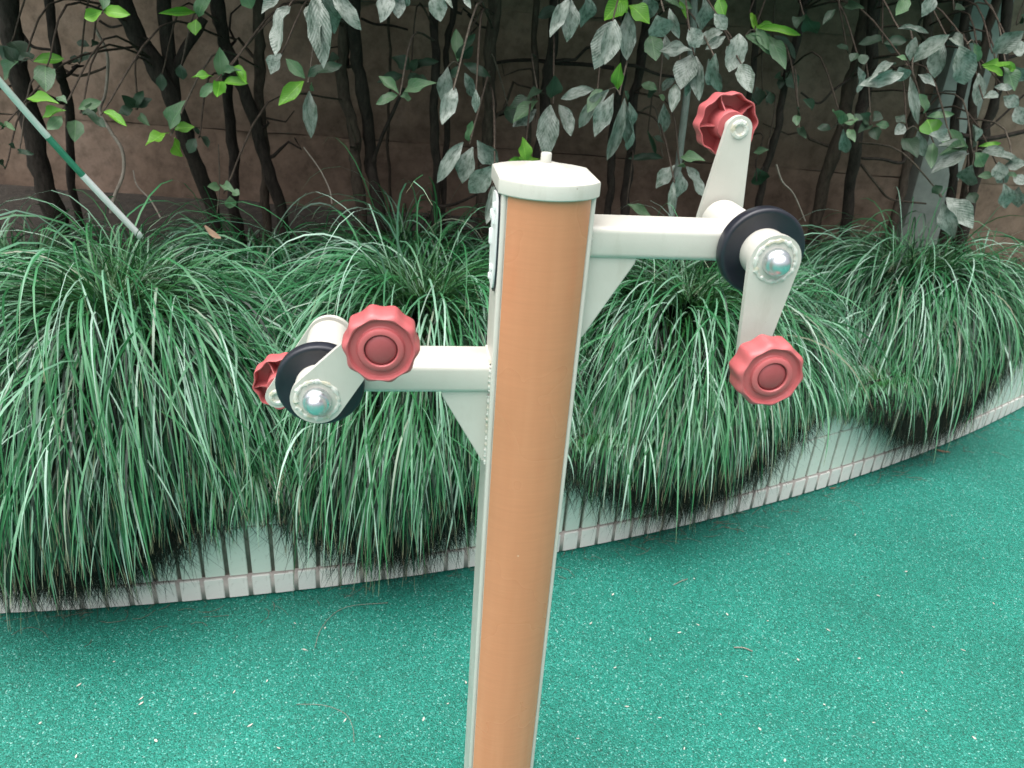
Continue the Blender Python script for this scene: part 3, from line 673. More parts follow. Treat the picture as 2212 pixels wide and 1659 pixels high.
back = [
 (-1.75, 2.62, 0.30, 0.22, 1300, (0.30, 0.42), 0.10, 'upright grass tuft at the left edge below the leaning pole', 21),
 (-1.05, 2.95, 0.34, 0.20, 1100, (0.30, 0.42), 0.06, 'low grass tuft behind the largest clump at the foot of the trunks', 22),
 (-0.42, 2.95, 0.34, 0.22, 1400, (0.34, 0.48), 0.13, 'grass tuft behind the clump left of the post, below twin trunks', 23),
 (0.10, 2.75, 0.26, 0.24, 1300, (0.28, 0.40), 0.06, 'grass tuft directly behind the post', 24),
 (1.10, 3.05, 0.30, 0.24, 1300, (0.24, 0.34), 0.03, 'grass tuft behind the upper black wheel disc', 25),
 (2.25, 3.70, 0.36, 0.20, 1300, (0.25, 0.36), 0.03, 'grass tuft by the brown wall at the right edge', 26),
 (1.62, 3.45, 0.34, 0.18, 1000, (0.22, 0.32), 0.02, 'grass tuft at the foot of the trunks behind the far right clump', 27),
]
for cx, cy, rx, ry, n, L, mo, lab, sd_ in back:
    grass_clump(cx, 0, rx, ry, n, L, mo, lab, sd_, cy=cy, frontbias=0.25, grav=0.30, skirt=0.0)

# ---------------------------------------------------------------- shrubs
Z1 = lambda x, y: (x / 3.306, y / 3.306)
Z2 = lambda x, y: (501.7 + x / 3.307, y / 3.307)
Z3 = lambda x, y: (1059 + x / 3.307, y / 3.307)
Z4 = lambda x, y: (1616.5 + x / 2.976, y / 2.976)
# trunk: label, depth, [(px,py)...] from the top down in picture coordinates, widths px, bark
SH = [
 ('thick dark trunk at the far left edge behind the leaning pole', 3.05, [(15, 0), (45, 180), (100, 400)], (40, 46), 'bark'),
 ('slim dark trunk left of the looped vine', 3.15, [(103, 0), (128, 150), (142, 200), (158, 385)], (20, 18), 'bark'),
 ('stout dark trunk slanting down to the right, joined by a fork', 3.0, [(263, 0), (330, 130), (390, 260), (448, 425)], (42, 32), 'bark'),
 ('dark trunk leaning right beside the slanting forked one', 3.1, [(466, 0), (496, 121), (545, 250), (592, 400)], (30, 27), 'bark'),
 ('straight dark trunk rising beneath a green leaf whorl', 3.3, [(478, 60), (490, 150), (500, 300), (507, 430)], (22, 25), 'bark'),
 ('short straight trunk meeting the right-leaning one', 3.2, [(556, 0), (560, 130), (566, 280), (575, 400)], (24, 20), 'bark2'),
 ('left stem of the twin trunks with a pale gap between', 3.05, [(744, 40), (741, 181), (765, 302), (773, 400)], (26, 26), 'bark2'),
 ('right stem of the twin trunks with a side branch', 3.08, [(765, 40), (780, 181), (801, 333), (814, 440)], (27, 28), 'bark'),
 ('thread-thin stem with a dark leaf whorl left of the post', 3.4, [(842, 0), (841, 200), (840, 400)], (6, 7), 'bark2'),
 ('straight black trunk with pale leaves hanging beside it', 3.1, [(938, 30), (940, 220), (941, 415)], (19, 20), 'bark'),
 ('thin broken stem hung with two pale leaves', 3.2, [(980, 0), (965, 142), (961, 430)], (14, 13), 'bark'),
 ('dark trunk just left of the post cap', 3.1, [(1068, 0), (1056, 212), (1046, 400)], (28, 27), 'bark2'),
 ('slim stem rising just behind the post cap', 3.25, [(1160, 20), (1153, 197), (1138, 320)], (13, 15), 'bark2'),
 ('dark trunk rising above the cap stud', 3.15, [(1195, 30), (1181, 212), (1163, 340)], (23, 24), 'bark'),
 ('left of the two dark trunks above the upper arm', 3.2, [(1350, 70), (1325, 302), (1312, 460)], (17, 19), 'bark'),
 ('right of the two dark trunks above the upper arm', 3.25, [(1384, 120), (1361, 302), (1351, 460)], (20, 21), 'bark'),
 ('slim dark stem passing behind the top knob', 3.4, [(1631, 0), (1623, 200), (1600, 420)], (12, 14), 'bark'),
 ('slim dark trunk right of the top knob wound with vine leaves', 3.35, [(1735, 0), (1695, 202), (1667, 319), (1640, 440)], (16, 17), 'bark'),
 ('brown trunk leaning left in front of the pale wall patch', 3.5, [(1860, 60), (1835, 202), (1798, 336), (1762, 480)], (28, 30), 'bark2'),
 ('dark trunk beside the brown leaning one at the right', 3.4, [(1888, 0), (1872, 202), (1848, 302), (1830, 480)], (24, 26), 'bark'),
 ('short dark trunk below a horizontal twig at the right', 3.55, [(1990, 150), (1960, 329), (1935, 470)], (18, 20), 'bark2'),
 ('dark trunk in front of the pale grey pier', 3.55, [(2096, 0), (2070, 218), (2053, 420)], (21, 22), 'bark'),
 ('first slanting trunk right of the grey pier', 3.6, [(2158, 0), (2120, 110), (2100, 290), (2085, 420)], (19, 20), 'bark2'),
 ('rightmost dark trunk at the edge of the shrubs', 3.5, [(2180, 0), (2150, 218), (2120, 320), (2090, 480)], (19, 22), 'bark'),
]
shrubs = []
def to_z(p0, p1, z):
    d = p1 - p0
    if abs(d.z) < 1e-4: return p1.copy()
    return p0 + d * ((z - p0.z) / d.z)
for lab, Y, pts, (w0, w1), bk in SH:
    W = [at(px, py, Y + 0.04 * math.sin(i * 2.1 + px)) for i, (px, py) in enumerate(pts)]
    top = W[0] + (W[0] - W[1]).normalized() * 0.45 + Vector((0, 0.05, 0.25))
    low = W[-1] + Vector((0, 0, 0))
    zs_ = float(soil_h(low.x, Y)) - 0.05
    dd = (W[-1] - W[-2]); dd = dd / abs(dd.z) if abs(dd.z) > 0.02 else Vector((0, 0, -1))
    foot = low + Vector((dd.x * 0.5, 0, -1)) * (low.z - zs_)
    P = smooth_path([top] + W + [foot], 34)
    dep = (W[0] - CAM).dot(fw); r0_, r1_ = w0 * dep / FPX / 2, w1 * dep / FPX / 2
    rad = [(r0_ + (r1_ - r0_) * i / 33) * (0.75 if i < 3 else 1) * (1 + 0.25 * max(0, (i - 29) / 4)) for i in range(34)]
    # gentle wobble so the stems are not ruler straight
    ph = random.uniform(0, 9)
    rad = [q_ * (1 + 0.10 * math.sin(i * 1.3 + ph) * math.sin(i * 0.37 + ph) + random.uniform(-0.05, 0.07)) for i, q_ in enumerate(rad)]
    P = [p + Vector((math.sin(i * 0.55 + ph) * 0.006 + math.sin(i * 1.7 + ph) * 0.003, math.cos(i * 0.7 + ph) * 0.008, 0)) for i, p in enumerate(P)]
    root = empty('shrub', foot); tag(root, lab, 'shrub', 'shrubs along the brown wall')
    V_, F_ = tube(P, rad, 11, 0.07)
    parts = [(V_, F_)]
    # stub twigs on the trunk
    for q in range(random.randint(0, 2)):
        i = random.randint(5, 26); a = random.uniform(0, 6.28); ln = random.uniform(0.08, 0.34)
        dv = Vector((math.cos(a), 0.5 * math.sin(a), random.uniform(0.1, 0.8))).normalized()
        tp = [P[i] + dv * (ln * k / 6) + Vector((random.gauss(0, 0.006), random.gauss(0, 0.006), random.gauss(0, 0.006))) * k for k in range(7)]
        parts.append(tube(tp, [min(rad[i] * 0.5, 0.008) * (1 - 0.75 * k / 6) for k in range(7)], 6, 0.05))
    if 'joined by a fork' in lab:
        fk = smooth_path([at(352, -30, 3.0), at(358, 60, 3.0), at(366, 130, 3.0), at(378, 215, 3.0)], 12); parts.append(tube(fk, [0.024] * 12, 9, 0.05))
        fk = smooth_path([at(440, 40, 3.05), at(424, 70, 3.03), at(400, 105, 3.0), at(378, 150, 3.0)], 10); parts.append(tube(fk, [0.017] * 10, 8, 0.05))
    if 'side branch' in lab:
        fk = smooth_path([at(872, 190, 3.05), at(850, 240, 3.05), at(825, 295, 3.06), at(806, 350, 3.08)], 10); parts.append(tube(fk, [0.007] * 10, 7, 0.05))
    V_, F_ = join_vf(parts)
    tr_o = np_obj('trunk', V_ - np.array(foot), F_, M[bk], root)
    shrubs.append(dict(root=root, P=P, foot=foot, rad=rad, lab=lab, top=top, Y=Y, twigs=[], n=0))

# leaf meshes
def leaf_mesh(name, m_, droop, fold, wave, kx=8):
    xs = [i / kx for i in range(kx + 1)]; V, F = [], []
    for i, x in enumerate(xs):
        hwid = 0.5 * (math.sin(math.pi * min(1, x ** 1.12)) ** 0.95 if 0 < x < 1 else 0.0) * (1 + (0.04 if i % 2 else -0.03))
        hwid = max(hwid, 0.028 if x < 0.5 else 0.004)
        z = -droop * x * x + 0.03 * math.sin(x * 6)
        for s in (-1, 0, 1):
            V.append((x, s * hwid, z + abs(s) * hwid * fold + wave * s * math.sin(x * 9) * hwid))
    for i in range(kx):
        for j in range(2): F.append((i*3+j, i*3+j+1, (i+1)*3+j+1, (i+1)*3+j))
    me = bpy.data.meshes.new(name); me.from_pydata(V, [], F); me.polygons.foreach_set('use_smooth', [True] * len(F)); me.materials.append(m_); return me
LM = {k: [leaf_mesh('leaf', M['leaf_' + k], dr, fo, wv) for dr, fo, wv in ((0.10, 0.30, 0.1), (0.20, 0.18, 0.25), (0.03, 0.42, 0.15), (0.28, 0.24, -0.2))] for k in 'sgmd'}

LEAVES = []    # (zoomfn, depth, list of (bx,by,tx,ty,w,kind))
LEAVES += [(Z1, None, [
 (735,80,600,130,70,'g'),(740,85,915,95,75,'g'),(735,70,745,-50,60,'m'),(1400,90,1150,88,45,'g'),(1420,120,1460,-60,90,'m'),(1400,140,1395,250,80,'g'),
 (130,460,20,330,80,'d'),(240,440,455,410,70,'g'),(130,440,0,560,105,'m'),(330,470,310,590,120,'m'),(560,450,660,380,70,'d'),(560,440,500,410,50,'d'),(130,430,240,380,60,'d'),
 (1570,560,1575,345,85,'m'),(1530,550,1370,525,50,'g'),(1600,590,1760,585,60,'g'),(1550,600,1410,680,65,'m'),(1570,580,1565,655,80,'g'),(1600,530,1670,470,35,'m'),
 (1220,940,1250,730,100,'m'),(1210,950,1035,1000,65,'g'),(1240,930,1380,890,60,'g'),(1250,985,1260,1105,105,'g'),
 (1400,990,1340,1085,70,'d'),(1430,980,1490,1035,50,'d'),(1420,960,1400,915,45,'d'),
 (420,740,175,685,72,'g'),(470,790,295,840,65,'g'),(480,740,400,690,50,'m'),(540,860,535,995,90,'m'),(440,830,350,920,70,'m'),(560,780,720,720,70,'m'),(580,800,740,860,70,'d'),(740,800,895,880,58,'g'),(600,760,700,790,60,'m'),
 (960,760,880,690,60,'d'),(970,770,1060,700,60,'d'),(950,780,850,800,60,'d'),(1000,820,1055,885,45,'m'),(960,770,1000,660,60,'d'),
 (1570,1340,1490,1330,52,'m'),(1580,1330,1650,1330,45,'m'),(1640,1400,1640,1490,72,'m'),(1660,1370,1710,1390,52,'m'),
 (20,920,-30,860,50,'m'),(30,910,90,905,40,'m'),(640,330,540,290,50,'d'),(660,330,700,280,45,'d'),(1155,520,1155,650,60,'d'),(1290,460,1300,570,70,'d'),
 (80,300,190,400,120,'d'),(60,330,10,420,90,'d'),(30,1200,-20,1150,40,'d'),(110,1060,60,1030,40,'d'),(140,1090,190,1080,35,'d')])]
LEAVES += [(Z2, None, [
 (400,-80,205,95,85,'s'),(420,40,250,310,115,'s'),(360,380,270,530,100,'s'),(600,-50,640,420,140,'s'),(640,-100,760,260,130,'s'),(700,-60,915,190,100,'s'),(585,-60,590,290,80,'s'),
 (1110,-60,1080,110,100,'s'),(1150,-60,1190,130,100,'s'),(1230,-80,1200,90,90,'s'),(1440,-60,1490,150,110,'s'),(1540,-60,1560,40,40,'s'),(1660,-60,1680,35,45,'s'),(80,-60,140,60,90,'m'),
 (520,560,385,420,70,'m'),(540,550,740,440,80,'d'),(680,440,740,400,80,'d'),(510,580,335,740,85,'g'),(570,590,580,650,50,'m'),(550,650,560,960,85,'s'),
 (1290,500,1160,400,80,'d'),(1300,500,1470,435,60,'d'),(1230,540,1040,580,60,'d'),(1250,560,1370,540,60,'d'),(1290,510,1320,420,60,'d'),
 (1190,670,1045,540,60,'m'),(1180,680,1040,720,60,'m'),(1220,670,1390,560,70,'m'),(1200,690,1290,690,50,'m'),
 (1540,480,1500,730,90,'s'),(1590,620,1510,860,95,'s'),(1610,440,1600,200,70,'m'),(1640,420,1720,330,60,'d'),(1650,450,1840,540,60,'d'),(1660,520,1730,700,70,'s'),(1740,640,1740,800,50,'s'),(1610,470,1570,560,50,'d'),(1620,440,1690,250,60,'d'),
 (1690,1010,1690,885,50,'m'),(1650,1015,1465,1275,88,'s'),(1720,1050,1640,1310,120,'s'),(1750,1000,1900,1180,112,'s'),(1870,1180,1680,1395,130,'s'),(1860,1320,1830,1590,80,'s'),
 (1960,760,2020,880,90,'d'),(10,480,100,590,60,'g'),(-40,520,20,480,50,'m')])]
LEAVES += [(Z3, None, [
 (480,60,350,110,70,'d'),(560,-20,440,230,80,'s'),(580,0,560,270,110,'s'),(690,-60,685,215,110,'s'),(950,-20,820,140,120,'g'),(990,40,1140,130,110,'g'),(870,-40,960,70,110,'g'),(1130,-60,1140,150,110,'s'),
 (880,150,760,450,150,'s'),(890,140,820,460,120,'s'),(980,80,980,415,105,'s'),(1190,110,1240,270,150,'s'),(1280,60,1340,270,60,'s'),(1340,0,1420,140,32,'g'),(1220,-20,1450,50,70,'m'),(1520,-20,1540,230,110,'s'),(1630,-20,1670,120,70,'g'),
 (1660,230,1480,280,90,'s'),(1680,260,1540,350,60,'s'),(1600,100,1690,210,80,'s'),(1440,360,1210,340,80,'s'),(1440,390,1360,620,140,'s'),(1470,400,1480,680,90,'s'),(1420,580,1400,690,32,'s'),(1560,420,1640,640,90,'s'),(1610,380,1600,680,90,'s'),(1780,240,1740,485,140,'s'),(1780,460,1870,660,100,'s'),
 (1900,190,2040,180,50,'g'),(1900,200,1990,350,60,'m'),(1850,250,2040,380,60,'m'),(1250,250,1270,420,60,'s'),(1150,250,1180,400,110,'m'),(1420,200,1500,330,110,'s'),(1690,330,1720,400,70,'s'),
 (430,750,395,1090,130,'s'),(490,750,580,970,90,'s'),(430,700,460,540,95,'d'),(370,650,270,690,50,'d'),(340,720,160,860,80,'m'),(330,780,170,890,85,'s'),(330,710,110,760,80,'d'),
 (910,640,910,480,70,'g'),(740,640,515,680,72,'s'),(850,640,600,900,92,'s'),(880,670,740,960,105,'s'),(960,700,835,1150,80,'s'),(960,710,975,1040,72,'s'),(990,730,1030,1090,72,'s'),(960,650,1000,720,60,'d'),(800,640,700,760,80,'m'),
 (1190,640,1090,590,60,'m'),(1230,650,1320,560,60,'s'),(1200,680,1240,720,40,'m'),(1320,600,1300,800,72,'s'),(1240,740,1240,950,75,'s'),(1190,650,1120,690,50,'d'),
 (250,1170,250,990,75,'g'),(360,1140,140,1150,50,'g'),(230,1160,130,1150,50,'g'),
 (1230,1130,1020,1110,50,'d'),(1350,1130,1500,1110,60,'m'),(1320,1180,1180,1330,82,'s'),(1350,1210,1340,1440,100,'s'),(1400,1190,1540,1380,82,'s'),(1310,1300,1290,1540,52,'s'),(1330,1190,1390,1170,30,'m'),
 (980,1460,1150,1530,52,'m'),(1900,620,1930,750,80,'d'),(1990,1070,1880,1090,42,'m'),(1900,1200,1950,1340,105,'d'),(1960,640,2010,750,60,'d'),(1120,930,1190,1110,30,'d'),(1140,980,1250,1000,36,'d')])]
LEAVES += [(Z4, None, [
 (50,180,340,215,45,'g'),(80,200,130,320,65,'m'),(130,230,240,410,75,'m'),(-20,230,100,280,60,'m'),(160,230,320,370,60,'d'),(20,80,50,190,30,'g'),
 (990,-20,955,95,85,'m'),(1200,-40,1130,95,70,'s'),(960,185,1160,210,35,'s'),(705,430,705,600,66,'s'),(950,410,780,500,45,'s'),(1000,470,750,540,76,'s'),(970,430,1000,520,90,'s'),(1040,390,1070,240,60,'s'),(1060,400,1280,220,92,'s'),(1250,260,1180,490,100,'s'),(1090,480,1200,530,42,'s'),(1040,490,1090,790,52,'s'),
 (1360,290,1415,550,140,'s'),(1310,240,1380,290,60,'s'),(1450,280,1500,400,52,'m'),(1480,470,1475,680,70,'s'),(1500,420,1770,410,60,'g'),(1510,430,1640,485,42,'g'),(1570,340,1770,200,100,'s'),(1510,630,1620,600,52,'s'),(1640,620,1740,680,70,'s'),(1580,560,1700,560,42,'s'),(1720,680,1770,800,82,'s'),(1020,390,960,360,30,'m'),
 (1130,730,1140,610,80,'m'),(1150,750,1320,725,42,'m'),(1150,770,1190,860,110,'g'),(1000,800,950,860,62,'s'),(1010,790,950,740,50,'d'),
 (590,800,560,690,60,'m'),(600,790,700,750,70,'m'),(610,830,630,1000,62,'s'),(640,830,680,890,42,'m'),(530,830,460,810,50,'d'),(600,800,610,720,50,'m'),
 (770,790,710,740,60,'d'),(780,810,710,850,52,'d'),(820,800,915,805,46,'m'),(800,820,830,890,62,'d'),(800,780,850,720,60,'d'),(690,780,720,730,50,'d'),
 (1440,950,1450,800,76,'s'),(1410,950,1190,850,84,'m'),(1400,960,1235,920,52,'s'),(1420,990,1185,1090,78,'s'),(1400,970,1230,990,42,'m'),(1480,940,1635,915,28,'g'),(1500,980,1640,950,45,'s'),(1460,980,1530,1070,80,'m'),(1520,990,1770,1040,62,'s'),(1090,840,1130,1010,66,'s'),(1000,890,1080,960,80,'d'),(1190,920,1170,1050,62,'m'),(1300,880,1200,860,60,'s'),
 (1440,1060,1400,1200,110,'s'),(1580,1130,1480,1130,42,'m'),(1610,1040,1620,1160,80,'s'),(1650,1060,1770,1050,62,'s'),(1600,1100,1660,1180,62,'s'),(1630,1120,1740,1120,36,'m'),(1640,1180,1680,1350,82,'s'),(1740,1200,1720,1340,82,'s'),(1700,1130,1780,1180,60,'s'),
 (1250,1290,1310,1540,86,'s'),(1270,1270,1450,1440,112,'s'),
 (80,570,60,660,72,'d'),(140,590,150,670,52,'d'),(240,470,320,560,72,'d'),(310,690,330,740,50,'d'),(310,740,310,790,42,'m'),(210,490,170,500,42,'d'),(215,500,205,560,40,'d'),(370,90,430,240,90,'d'),(340,110,310,180,60,'d'),(640,330,600,280,40,'d'),(720,350,750,410,60,'d'),(700,340,660,390,50,'d'),(870,280,1020,260,60,'d'),(860,270,760,240,60,'d'),(880,290,960,330,50,'d'),(560,60,480,150,40,'d'),(620,40,700,30,40,'d'),(1330,60,1390,40,70,'d'),(1640,430,1740,560,90,'m'),(1700,330,1790,300,80,'s'),(1690,420,1780,520,70,'s'),(1740,150,1790,100,50,'d'),(350,640,420,700,60,'d'),(330,820,350,860,40,'d'),(1420,1240,1460,1300,60,'d'),(1180,1240,1240,1200,50,'d')])]
groups = []
for zf, _, lst in LEAVES:
    sc_ = 2.976 if zf is Z4 else 3.306
    for bx, by, tx, ty, wd, k in lst:
        b2, t2 = zf(bx, by), zf(tx, ty)
        groups.append([b2, t2, wd / sc_, k])
# cluster leaf bases into whorls
whorls = []
for g_ in groups:
    best = None
    for wv in whorls:
        d = math.hypot(wv['c'][0] - g_[0][0], wv['c'][1] - g_[0][1])
        if d < 34 and (best is None or d < best[0]): best = (d, wv)
    if best:
        wv = best[1]; wv['l'].append(g_); k = len(wv['l']); wv['c'] = ((wv['c'][0] * (k-1) + g_[0][0]) / k, (wv['c'][1] * (k-1) + g_[0][1]) / k)
    else: whorls.append({'c': g_[0], 'l': [g_]})
camp = Vector(CAM)
for wi, wv in enumerate(whorls):
    kinds = [l[3] for l in wv['l']]; cx, cy = wv['c']
    f0 = float(front(at(cx, cy, 2.6).x))
    base = {'s': 0.35, 'g': 0.62, 'm': 0.75, 'd': 1.10}
    Y = f0 + sum(base[k] for k in kinds) / len(kinds) + random.uniform(-0.10, 0.10)
    if cx > 1700: Y = f0 + (Y - f0) * 0.55
    Y = min(max(Y, 2.15), 3.62)
    wc = at(cx, cy, Y)
    # owner: the nearest trunk, its attachment a little above the whorl
    best = None
    for s_ in shrubs:
        for i in range(4, 30):
            p = s_['P'][i]; d = (Vector((p.x, 0, p.z)) - Vector((wc.x, 0, wc.z + 0.12))).length + abs(p.y - wc.y) * 0.25
            if s_['n'] < 40 and (best is None or d < best[0]): best = (d, s_, i)
    _, s_, i = best; s_['n'] += len(wv['l'])
    root = s_['root']; off = Vector(s_['foot'])
    p0 = s_['P'][i]; hang = Vector((0, 0, random.uniform(0.02, 0.10)))
    mid = p0.lerp(wc, 0.55) + Vector((random.uniform(-0.04, 0.04), 0, 0.05)) + hang
    tw = smooth_path([p0, mid, wc + Vector((0, 0.02, 0.012)), wc], 12)
    tv = tube(tw, [0.0042 - 0.0026 * k / 11 for k in range(12)], 6, 0.05)
    np_obj('twig', tv[0] - np.array(off), tv[1], M['bark2'] if random.random() < 0.7 else M['twig'], root)
    for (bx, by), (tx, ty), wd, k in wv['l']:
        B = at(bx, by, Y + random.uniform(-0.02, 0.02)); T = at(tx, ty, Y + random.uniform(-0.09, 0.03))
        ax = T - B; ln = ax.length; ax.normalize(); dep = (B - camp).dot(fw)
        tc = (camp - B).normalized(); nr = tc * random.uniform(0.55, 1.0) + Vector((random.uniform(-0.5, 0.5), 0, random.uniform(0.1, 0.75)))
        nr = (nr - ax * nr.dot(ax)).normalized(); sy = nr.cross(ax)
        me = random.choice(LM[k]); o = bpy.data.objects.new('leaf', me); C.objects.link(o); o.parent = root
        Wd = wd * dep / FPX * 1.24
        mt = Matrix(((ax.x * ln, sy.x * Wd, nr.x * ln, B.x - off.x), (ax.y * ln, sy.y * Wd, nr.y * ln, B.y - off.y), (ax.z * ln, sy.z * Wd, nr.z * ln, B.z - off.z), (0, 0, 0, 1)))
        o.matrix_local = mt
        # a short petiole bridges whorl and leaf when they stand apart
        if (B - wc).length > 0.035:
            pv = tube(smooth_path([wc, wc.lerp(B, 0.5) + Vector((0, 0, 0.012)), B], 6), [0.0022] * 6, 5); np_obj('petiole', pv[0] - np.array(off), pv[1], M['twig'], root)
# crowns overhead: they stand above the picture and shade the wall and the bed
for s_ in shrubs:
    g = np.random.default_rng(int(abs(s_['foot'].x) * 1000) + 5)
    n = 900; tx_ = s_['top'].x; f0 = float(front(tx_))
    ylo, yhi = f0 + 0.55, min(BACK_Y - 0.02, max(f0 + 1.5, 3.6))
    cen = np.stack([tx_ + g.normal(0, 0.34, n), g.uniform(ylo, yhi, n), 1.80 + g.random(n) ** 1.1 * 2.4], 1)
    a = g.uniform(0, 2*np.pi, n); ax = np.stack([np.cos(a), np.sin(a), g.uniform(-0.9, 0.1, n)], 1); ax /= np.linalg.norm(ax, axis=1)[:, None]
    nr = np.stack([g.normal(0, 0.5, n), g.normal(0, 0.5, n), np.ones(n)], 1); nr -= ax * (nr * ax).sum(1)[:, None]; nr /= np.linalg.norm(nr, axis=1)[:, None]
    sy = np.cross(nr, ax); ln = g.uniform(0.11, 0.19, n)[:, None]; wd = ln * 0.38
    q = [cen, cen + ax*ln*0.4 + sy*wd*0.5 + nr*0.008, cen + ax*ln*0.4, cen + ax*ln*0.4 - sy*wd*0.5 + nr*0.008, cen + ax*ln - nr*0.02]
    V_ = np.stack(q, 1).reshape(-1, 3); b_ = (np.arange(n) * 5)[:, None]
    F_ = np.concatenate([b_ + np.array([[0, 1, 2]]), b_ + np.array([[0, 2, 3]]), b_ + np.array([[1, 4, 2]]), b_ + np.array([[2, 4, 3]])])
    o = np_obj('crown', V_ - np.array(s_['foot']), F_, M['crown'], s_['root'], smooth=False, rnd=np.repeat(g.random(n), 5)); o['kind'] = 'stuff'

# ---------------------------------------------------------------- stakes, vines, dry stems
def stem(name, pts, r0_, r1_, m_, label, cat, n=24, sides=8):
    P = smooth_path(pts, n); V_, F_ = tube(P, [r0_ + (r1_ - r0_) * i / (n - 1) for i in range(n)], sides, 0.03)
    o = np_obj(name, V_, F_, m_); tag(o, label, cat); return o
stem('stake', [at(1500, -20, 3.0), at(1494, 106, 3.0), at(1467, 342, 3.0), at(1450, 470, 3.0), at(1440, 545, 3.0)], 0.013, 0.013, M['stake'], 'pale grey upright stake among hanging leaves left of the top knob', 'stake')
stem('vine', [at(205, 60, 2.95), at(232, 120, 2.95), at(228, 200, 2.9), at(216, 240, 2.8), at(240, 285, 2.75), at(264, 325, 2.72), at(266, 375, 2.7), at(247, 425, 2.65), at(240, 460, 2.65)], 0.005, 0.006, M['pale_stem'], 'pale bare vine curving down beside the leaning pole', 'vine', 40)
stem('dry_stalk_plant', [at(288, 368, 2.75), at(296, 400, 2.72), at(325, 432, 2.7), at(347, 470, 2.65)], 0.0022, 0.003, M['pale_stem'], 'thin dry stem arching out of the grass right of the leaning pole', 'stem')
stem('dry_stalk_plant', [at(656, 318, 2.75), at(690, 365, 2.72), at(712, 410, 2.7), at(717, 440, 2.68)], 0.0020, 0.0028, M['pale_stem'], 'thin dry stem arching up before the twin trunks', 'stem')
stem('dry_stalk_plant', [at(1677, 355, 3.0), at(1690, 392, 3.0), at(1715, 420, 3.0), at(1740, 478, 3.0)], 0.0035, 0.0024, M['pale_stem'], 'pale bent dry stem above the upper black disc', 'stem')
stem('vine', [at(472, 312, 2.9), at(474, 402, 2.85), at(468, 470, 2.8)], 0.002, 0.0025, M['twig'], 'thin vine stem carrying small leaves at the foot of a slanting trunk', 'vine')
# horizontal bare branches
stem('bare_branch', [at(1071, 136, 3.3), at(1105, 131, 3.3), at(1150, 130, 3.28), at(1210, 137, 3.25), at(1260, 139, 3.25), at(1325, 147, 3.2)], 0.006, 0.008, M['bark'], 'crooked bare branch running level above the post cap', 'branch', 30)
stem('bare_branch', [at(1340, 140, 3.22), at(1375, 143, 3.22), at(1420, 160, 3.25), at(1462, 167, 3.25)], 0.007, 0.005, M['bark'], 'crooked bare branch running to the pale stake', 'branch')
stem('bare_branch', [at(1862, 342, 3.4), at(1905, 344, 3.42), at(1945, 352, 3.45), at(1958, 336, 3.5)], 0.006, 0.007, M['bark'], 'short level bare branch between two trunks at the right', 'branch')
stem('bare_branch', [at(1860, 355, 3.4), at(1895, 400, 3.4), at(1925, 430, 3.42), at(2000, 440, 3.45)], 0.006, 0.004, M['bark2'], 'drooping bare branch low at the right', 'branch')
stem('bare_branch', [at(1730, 200, 3.3), at(1768, 223, 3.3), at(1800, 195, 3.3), at(1835, 170, 3.4)], 0.004, 0.005, M['bark'], 'v-shaped bare twig right of the vine-wound trunk', 'branch')
stem('bare_branch', [at(2130, 280, 3.4), at(2160, 255, 3.4), at(2212, 205, 3.4)], 0.005, 0.004, M['bark'], 'rising bare twig at the right edge', 'branch')
stem('bare_branch', [at(2070, 290, 3.45), at(2130, 300, 3.4), at(2230, 280, 3.4)], 0.010, 0.009, M['bark'], 'thick level bare branch at the right edge', 'branch')
stem('bare_branch', [at(1010, 30, 3.3), at(1035, 55, 3.3), at(1060, 62, 3.2)], 0.005, 0.004, M['bark'], 'short bare twig left of the post cap, near the top', 'branch')
stem('bare_branch', [at(780, 40, 3.2), at(810, 52, 3.2), at(845, 55, 3.25), at(880, 64, 3.2)], 0.005, 0.004, M['bark'], 'bare twig right of the twin trunks near the top', 'branch')
stem('bare_branch', [at(215, 45, 3.2), at(238, 58, 3.2), at(262, 55, 3.15)], 0.005, 0.004, M['bark'], 'short bare twig left of the forked trunk', 'branch')
stem('bare_branch', [at(120, 140, 3.2), at(165, 163, 3.2), at(205, 155, 3.2), at(235, 142, 3.2)], 0.006, 0.004, M['bark2'], 'level bare twig crossing the slim left trunk', 'branch')
stem('bare_branch', [at(45, 70, 3.2), at(70, 100, 3.2), at(112, 108, 3.2)], 0.007, 0.005, M['bark'], 'bare twig between the two leftmost trunks', 'branch')
# leaning pole in three lengths, the lower whitened for the sky reflected in it
pole = empty('garden_pole', at(285, 495, 2.10)); tag(pole, 'thin leaning pole at the left, green above, coloured white below for reflected sky', 'pole')
pa, pb = at(-90, 70, 1.85), at(282, 488, 2.08); o_ = Vector(pole.location)
def seg(t0, t1, r_, m_, nm, lab):
    P = [pa.lerp(pb, t0 + (t1 - t0) * i / 7) + Vector((0, 0, -0.012 * math.sin(math.pi * (t0 + (t1 - t0) * i / 7)))) for i in range(8)]
    V_, F_ = tube(P, [r_] * 8, 12, 0.01); o = np_obj(nm, V_ - np.array(o_), F_, m_, pole); o['label'] = lab
seg(0.0, 0.47, 0.0080, M['pole_pale'], 'upper_length', 'pale mint upper length of the pole')
seg(0.46, 0.68, 0.0083, M['pole_green'], 'green_length', 'teal green length of the pole')
seg(0.67, 1.06, 0.0086, M['pole_white'], 'lower_length', 'lower length of the pole, coloured white for the reflected sky')
V_, F_ = tube([pa.lerp(pb, t_) for t_ in (1.05, 1.065, 1.08)], [0.0094, 0.0096, 0.0070], 12); np_obj('tip', V_ - np.array(o_), F_, M['pole_pale'], pole)

